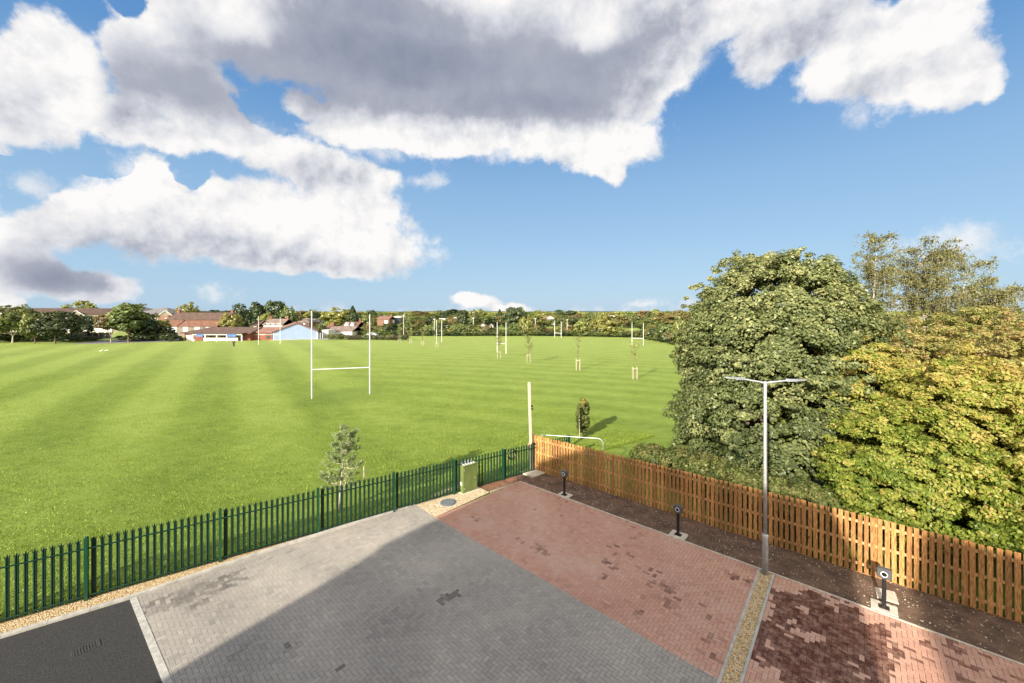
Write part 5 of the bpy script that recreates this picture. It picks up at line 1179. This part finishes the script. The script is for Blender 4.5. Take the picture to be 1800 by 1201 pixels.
# text banner in front
dB = G(388, 599.8).y; bn = thing('advertising_banner', 'long white banner with small dark lettering before the clubhouse veranda', 'banner', (X(358, dB), dB, 0)); wB = X(418, dB) - X(358, dB)
MB().box(0, wB, -.03, .0, .12, Z(594.2, dB)).build('cloth', MT['white'], bn)
m = MB(); rgb = random.Random(3); x = .9
while x < wB - .5:
    l = rgb.uniform(.12, .22); m.box(x, x + l, -.036, -.031, .38, .38 + rgb.uniform(.16, .26)); x += l + rgb.choice((.05, .05, .05, .2))
m.build('lettering', MT['net'], bn); m = MB(); m.box(.2, .7, -.036, -.031, .3, .7); m.build('emblem', MT['black'], bn)
for x in (0, wB / 2, wB): m = MB(); m.box(x - .04, x + .04, .003, .07, 0, 1.0); m.build('post', MT['black'], bn)
m = MB(); p = G(319, 599.6); bb_ = thing('litter_bin', 'small black bin on the grass at the left corner of the clubhouse', 'bin', (p.x, p.y, 0)); MB().lathe([(.45, 0), (.5, .8), (.52, .85)], 12).build('body', MT['black'], bb_); MB().lathe([(.53, .853), (.3, 1.0)], 12).build('lid', MT['net'], bb_)
# pink-roofed link
lk = house('brick_annex', 'red brick annex with pink tiled roof between clubhouse and blue hall', 440.3, 478.5, dC + 1.5, 9, 584.8, 575, 'brick', 'roof_pink', 'gable', 'annex', wins=(), ov=.25)
for z in (.5, 1.5): m = MB(); m.box(4.4, 5.6, -.06, -.003, z, z + .7); m.build('window', MT['glass'], lk)
m = MB(); m.box(.6, 4.0, -.05, -.003, 1.45, 1.6); m.build('string_course', MT['conc'], lk)
# blue hall
bh = house('blue_hall', 'pale blue clad hall with wide gable front and low pink roof edges', 480, 558, 112, 22, 583.8, 0, 'blue_wall', 'roof_pink', 'flat', 'hall') if False else None
dH = 111.0; ha = Vector((X(480, dH), dH)); hb = Vector((X(558, 116.3), 116.3)); wH = (hb - ha).length; hH = Z(584, 113); rH = Z(568.6, 114) - hH
bh = thing('blue_hall', 'pale blue clad hall with wide gable front and low pink roof edges', 'hall', (ha.x, ha.y, 0), math.atan2(hb.y - ha.y, hb.x - ha.x))
m = MB(); m.box(0, wH, 0, 14, 0, hH)
for y in (0, 13.8): m.add([(0, y, hH), (wH, y, hH), (wH / 2, y, hH + rH), (0, y + .2, hH), (wH, y + .2, hH), (wH / 2, y + .2, hH + rH)], [(0, 1, 2), (3, 5, 4), (0, 2, 5, 3), (1, 4, 5, 2)])
m.build('wall', MT['blue_wall'], bh); m = MB(); roofbox(m, wH, 14, hH + .003, rH, 'front', .35, .2); m.build('roof', MT['roof_pink'], bh)
m = MB(); m.box(-.02, .25, -.05, -.003, 0, hH - .1); m.box(wH - .25, wH + .02, -.05, -.003, 0, hH - .1); m.build('corner_trim', MT['white'], bh)
m = MB(); m.box(-.6, wH + .6, -.35, -.055, 0, .14); m.build('kerb_plinth', MT['kerb'], bh)
# gate + container
g_ = thing('metal_gate', 'grey metal gate just right of the blue hall', 'gate', (X(559, 115), 115, 0)); wg = X(567, 115) - X(559, 115)
MB().box(0, wg, -.03, .03, .1, 1.7).build('panel', MT['net'], g_)
for x in (0, wg / 2, wg): m = MB(); m.box(x - .05, x + .05, -.07, -.035, 0, 1.9); m.build('post', MT['galv'], g_)
ct = thing('storage_container', 'white storage container behind the gate right of the blue hall', 'container', (X(565.5, 120), 120, 0)); MB().box(0, 2.0, 0, 5, .1, 2.5).build('body', MT['wrender'], ct)
m = MB()
for i in range(8): m.box(.1 + i * .24, .2 + i * .24, -.04, -.003, .2, 2.4)
m.build('door', MT['cab_top'], ct)
# other houses
house('white_house', 'white rendered house with grey-brown roof behind the pink roof', 463, 496, 150, 8, 571.5, 560.5, 'wrender', 'roof_mauve', 'gable', wins=((.25, 2.4), (.5, 2.4), (.8, 2.4)), chim=(.08, .98))
house('small_house', 'small brown-roofed building left of the white rendered house', 442, 454, 150, 7, 573.5, 563, 'brick', 'roof_brown', 'gable', wins=((.5, 1.4),))
house('brown_house', 'grey-brown hipped roof house above the right slope of the blue hall', 519, 543, 160, 9, 567.5, 559.5, 'brick_dark', 'roof_mauve', 'hip', wins=((.3, 2.2), (.7, 2.2)))
house('white_flat_building', 'white flat-roofed building seen above the blue hall', 533, 553, 185, 8, 561.8, 561, 'wrender', 'white', 'flat', 'building', wins=((.3, 3), (.7, 3)), winm='glass')
house('orange_roof_house', 'small white house with orange roof right of the blue hall', 557, 577, 134, 8, 579.5, 571.5, 'wrender', 'roof_orange', 'gable', wins=((.3, .9), (.7, .9)), chim=(.95,))
house('white_bungalow', 'long white bungalow with brown roof behind the green shrubs', 577, 619, 126, 8, 582.6, 573.5, 'wrender', 'roof_mauve', 'gable', 'bungalow', wins=row(5, .8, .1, .9), chim=())
dh = house('dormer_house', 'red-roofed house with two white dormers above the bungalow', 600, 626, 148, 9, 575.5, 566, 'wrender', 'roof_orange', 'gable', wins=((.3, .9), (.7, .9)), chim=(.97,))
for u in (.28, .66): m = MB(); x = u * 5.5; m.add([(x - .8, .6, 2.6), (x + .8, .6, 2.6), (x, .6, 4.0), (x - .8, 3, 2.6), (x + .8, 3, 2.6), (x, 3, 4.0)], [(0, 1, 2), (3, 5, 4), (0, 2, 5, 3), (1, 4, 5, 2)]); m.build('dormer', MT['white'], dh)
house('gabled_cottage', 'tiny white gabled cottage left of the parked car', 636, 645, 140, 7, 580, 575, 'wrender', 'roof_mauve', 'front', wins=((.5, 1),))
house('brick_gable_house', 'brown brick house with pale roof edge above the purple hedge', 663, 684, 165, 8, 560.5, 556, 'brick_dark', 'roof_pink', 'gable', wins=((.75, 3.2),), chim=(.95,))
house('modern_house', 'modern white and dark flat-roofed house right of the brick gable house', 685, 704, 170, 8, 558, 556, 'glass', 'white', 'flat', wins=((.3, 3.3),))
house('white_villa', 'long low white house glimpsed among the trees above the edge-on goal', 773, 789, 225, 8, 561, 558.8, 'wrender', 'white', 'flat', wins=((.3, 3), (.7, 3)), winm='glass')
house('white_villa', 'narrow tall white house between the edge-on goal and the dark rounded tree', 795, 804, 228, 8, 558.5, 556.5, 'wrender', 'roof_mauve', 'front', wins=((.5, 3.3),), winm='glass')
house('white_gable_cottage', 'white gabled cottage in the hedge just right of the dark rounded tree', 843, 854, 172, 7, 574, 567.8, 'wrender', 'roof_mauve', 'front', wins=((.5, 1),))
house('white_gable_cottage', 'second white gabled cottage, left of the goal with the crossbar', 859, 867, 174, 7, 574, 568.5, 'wrender', 'roof_mauve', 'front', wins=((.5, 1),))
house('pale_house', 'pale cream house with light roof right of the dome-shaped tree', 937, 958, 232, 8, 560.5, 556, 'cream', 'roof_pink', 'gable', wins=((.3, 3), (.7, 3)))
house('pale_house', 'white gabled house left of the most distant goal', 961, 975, 234, 8, 560.5, 555.6, 'wrender', 'cream', 'front', wins=((.5, 3),))
house('pale_house', 'house with orange tiled roof right behind the most distant goal', 979, 1009, 228, 8, 563.5, 558.5, 'cream', 'roof_orange', 'gable', wins=row(4, 2.6, .12, .88))
house('pale_house', 'white house among the skyline trees above the big bushy tree', 1073, 1084, 225, 8, 558, 554, 'wrender', 'cream', 'front', wins=((.5, 3),))
# parked car behind hedge
cp_ = (X(652.5, 122), 122); car = thing('parked_car', 'white car parked behind the low purple hedge', 'car', (cp_[0], cp_[1], 0)); 
prof = [(-2.0, .35), (-2.05, .8), (-1.95, .95), (-1.2, 1.05), (-.7, 1.5), (.8, 1.55), (1.5, 1.1), (2.0, .95), (2.05, .5), (2.0, .3)]
def extr(prof, y0, y1):
    n = len(prof); vs = [(x, y0, z) for x, z in prof] + [(x, y1, z) for x, z in prof]; fs = [tuple(range(n - 1, -1, -1)), tuple(range(n, 2 * n))] + [(i, (i + 1) % n, n + (i + 1) % n, n + i) for i in range(n)]
    m = MB(); m.add(vs, fs); return m
extr(prof, -.85, .85).build('body', MT['car'], car)
extr([(-1.05, 1.08), (-.65, 1.43), (.72, 1.47), (1.3, 1.1)], -.86, .86).build('window', MT['glass'], car)
for sx_ in (-1.3, 1.3):
    for sy_ in (-.78, .78): m = MB(); m.lathe([(.33, -.1), (.33, .1)], 14, Matrix.Translation((sx_, sy_, .33)) @ Matrix.Rotation(R(90), 4, 'X')); m.build('wheel', MT['rubber'], car)

# ------------------------------------------------------------------ person
def person(px, yb):
    p = G(px, yb); t = bpy.data.objects.new('person', None)
    def skin(name, V, E, Rr, m, parent=None, sub=2):
        me = bpy.data.meshes.new(name); me.from_pydata(V, E, []); o = bpy.data.objects.new(name, me); COL.objects.link(o); me.materials.append(m)
        md = o.modifiers.new('skin', 'SKIN'); 
        for i, r in enumerate(Rr): me.skin_vertices[0].data[i].radius = (r, r * .85)
        me.skin_vertices[0].data[0].use_root = True; o.modifiers.new('sub', 'SUBSURF').levels = sub; o.modifiers['sub'].render_levels = sub
        if parent: o.parent = parent
        return o
    V = [(0, 0, .95), (0, 0, 1.18), (0, .01, 1.40), (0, 0, 1.50), (0, -.01, 1.60), (0, -.02, 1.70), (.09, 0, .88), (.12, -.03, .48), (.14, .03, .09), (.15, -.12, .04), (-.09, 0, .88), (-.12, .05, .48), (-.14, .09, .09), (-.15, -.05, .04),
         (.18, .01, 1.38), (.32, -.02, 1.14), (.30, -.16, .94), (.29, -.20, .86), (-.18, .01, 1.38), (-.30, 0, 1.13), (-.26, -.18, .98), (-.24, -.25, .92)]
    E = [(0, 1), (1, 2), (2, 3), (3, 4), (4, 5), (0, 6), (6, 7), (7, 8), (8, 9), (0, 10), (10, 11), (11, 12), (12, 13), (2, 14), (14, 15), (15, 16), (16, 17), (2, 18), (18, 19), (19, 20), (20, 21)]
    Rr = [.13, .12, .14, .055, .085, .075, .085, .06, .04, .035, .085, .06, .04, .035, .06, .045, .032, .03, .06, .045, .032, .03]
    b = skin('person', V, E, Rr, MT['skin']); b.location = (p.x, p.y, 0); tag(b, 'person in dark top standing on the field in front of the clubhouse banner', 'person')
    skin('jacket', [(0, 0, .86), (0, 0, 1.15), (0, .01, 1.40), (.18, .01, 1.38), (.32, -.02, 1.14), (.30, -.15, .96), (-.18, .01, 1.38), (-.30, 0, 1.13), (-.26, -.17, .99)], [(0, 1), (1, 2), (2, 3), (3, 4), (4, 5), (2, 6), (6, 7), (7, 8)], [.17, .155, .165, .085, .065, .05, .085, .065, .05], MT['dark_cloth'], b)
    skin('trousers', [(0, 0, .92), (.09, 0, .86), (.12, -.03, .48), (.14, .03, .14), (-.09, 0, .86), (-.12, .05, .48), (-.14, .09, .14)], [(0, 1), (1, 2), (2, 3), (0, 4), (4, 5), (5, 6)], [.15, .105, .08, .06, .105, .08, .06], MT['net'], b)
    skin('hair', [(0, .01, 1.63), (0, .0, 1.74)], [(0, 1)], [.085, .08], MT['hair'], b, 1)
person(411, 611)
def bird(px, yb, label):
    p = G(px, yb); m = MB(); 
    m.tube([(-.30, 0, .20), (-.18, 0, .20), (0, 0, .22), (.14, 0, .26), (.20, 0, .33), (.25, 0, .37), (.29, 0, .37), (.34, 0, .355)], [.01, .05, .085, .075, .045, .045, .03, .006], 10); m.tube([(.02, .03, .16), (.02, .03, 0)], .008, 5); m.tube([(.02, -.03, .16), (.02, -.03, 0)], .008, 5)
    tag(m.build('bird', MT['white'], M=Matrix.Translation((p.x, p.y, 0)) @ Matrix.Rotation(random.uniform(0, 6), 4, 'Z')), label, 'bird')
bird(177.5, 618.5, 'left of two small white birds on the grass at far left'); bird(187, 618, 'right of two small white birds on the grass at far left')

# ------------------------------------------------------------------ houses behind the viewer (they cast the shade on the paving)
def apartment(name, label, x0, x1, hipl):
    """x runs along the bays, y towards the planting bed; the camera looks out from just in front of its wall"""
    o_ = -B * 1.1; t = thing(name, label, 'house', (o_.x, o_.y, 0), math.atan2(-A.y, -A.x) + math.pi); y0, y1, e, rg_ = 0, -9.0, 7.2, 10.5; m = MB(); m.box(x0, x1, y1, y0, 0, e); ym = (y0 + y1) / 2
    gs = (x1 - .25,) if hipl else (x0, x1 - .25)
    for x in gs: m.add([(x, y0, e), (x, y1, e), (x, ym, rg_), (x + .25, y0, e), (x + .25, y1, e), (x + .25, ym, rg_)], [(0, 1, 2), (3, 5, 4), (0, 2, 5, 3), (1, 4, 5, 2)])
    m.build('wall', MT['brick'], t); m = MB(); vs = [(x0 - .05, y0 + .25, e - .1), (x1 + .1, y0 + .25, e - .1), (x1 + .1, y1 - .25, e - .1), (x0 - .1, y1 - .25, e - .1), (x0 - .1 + hipl, ym, rg_), (x1 + .1, ym, rg_)]
    vs += [(p, q, c + .18) for p, q, c in vs]
    m.add(vs, [(0, 4, 5, 1), (2, 5, 4, 3), (0, 3, 4), (1, 5, 2), (6, 7, 11, 10), (8, 9, 10, 11), (6, 10, 9), (7, 8, 11), (0, 1, 7, 6), (1, 2, 8, 7), (2, 3, 9, 8), (3, 0, 6, 9)]); m.build('roof', MT['roof_brown'], t)
    for f in (.9, 3.7):
        x = x0 + .8
        while x < x1 - 1.6:
            m = MB(); m.box(x, x + 1.2, y0 + .002, y0 + .06, f, f + 1.3); w_ = m.build('window', MT['white'], t); m = MB(); m.box(x + .08, x + 1.12, y0 + .061, y0 + .07, f + .08, f + 1.22); m.build('pane', MT['glass'], w_)
            x += 2.6
apartment('brick_house', 'tall brick house with hipped end that the picture is taken from', -9.95, 1.97, 3.6)
apartment('brick_house', 'brick house next door beyond the narrow passage', 4.1, 19.0, 0)
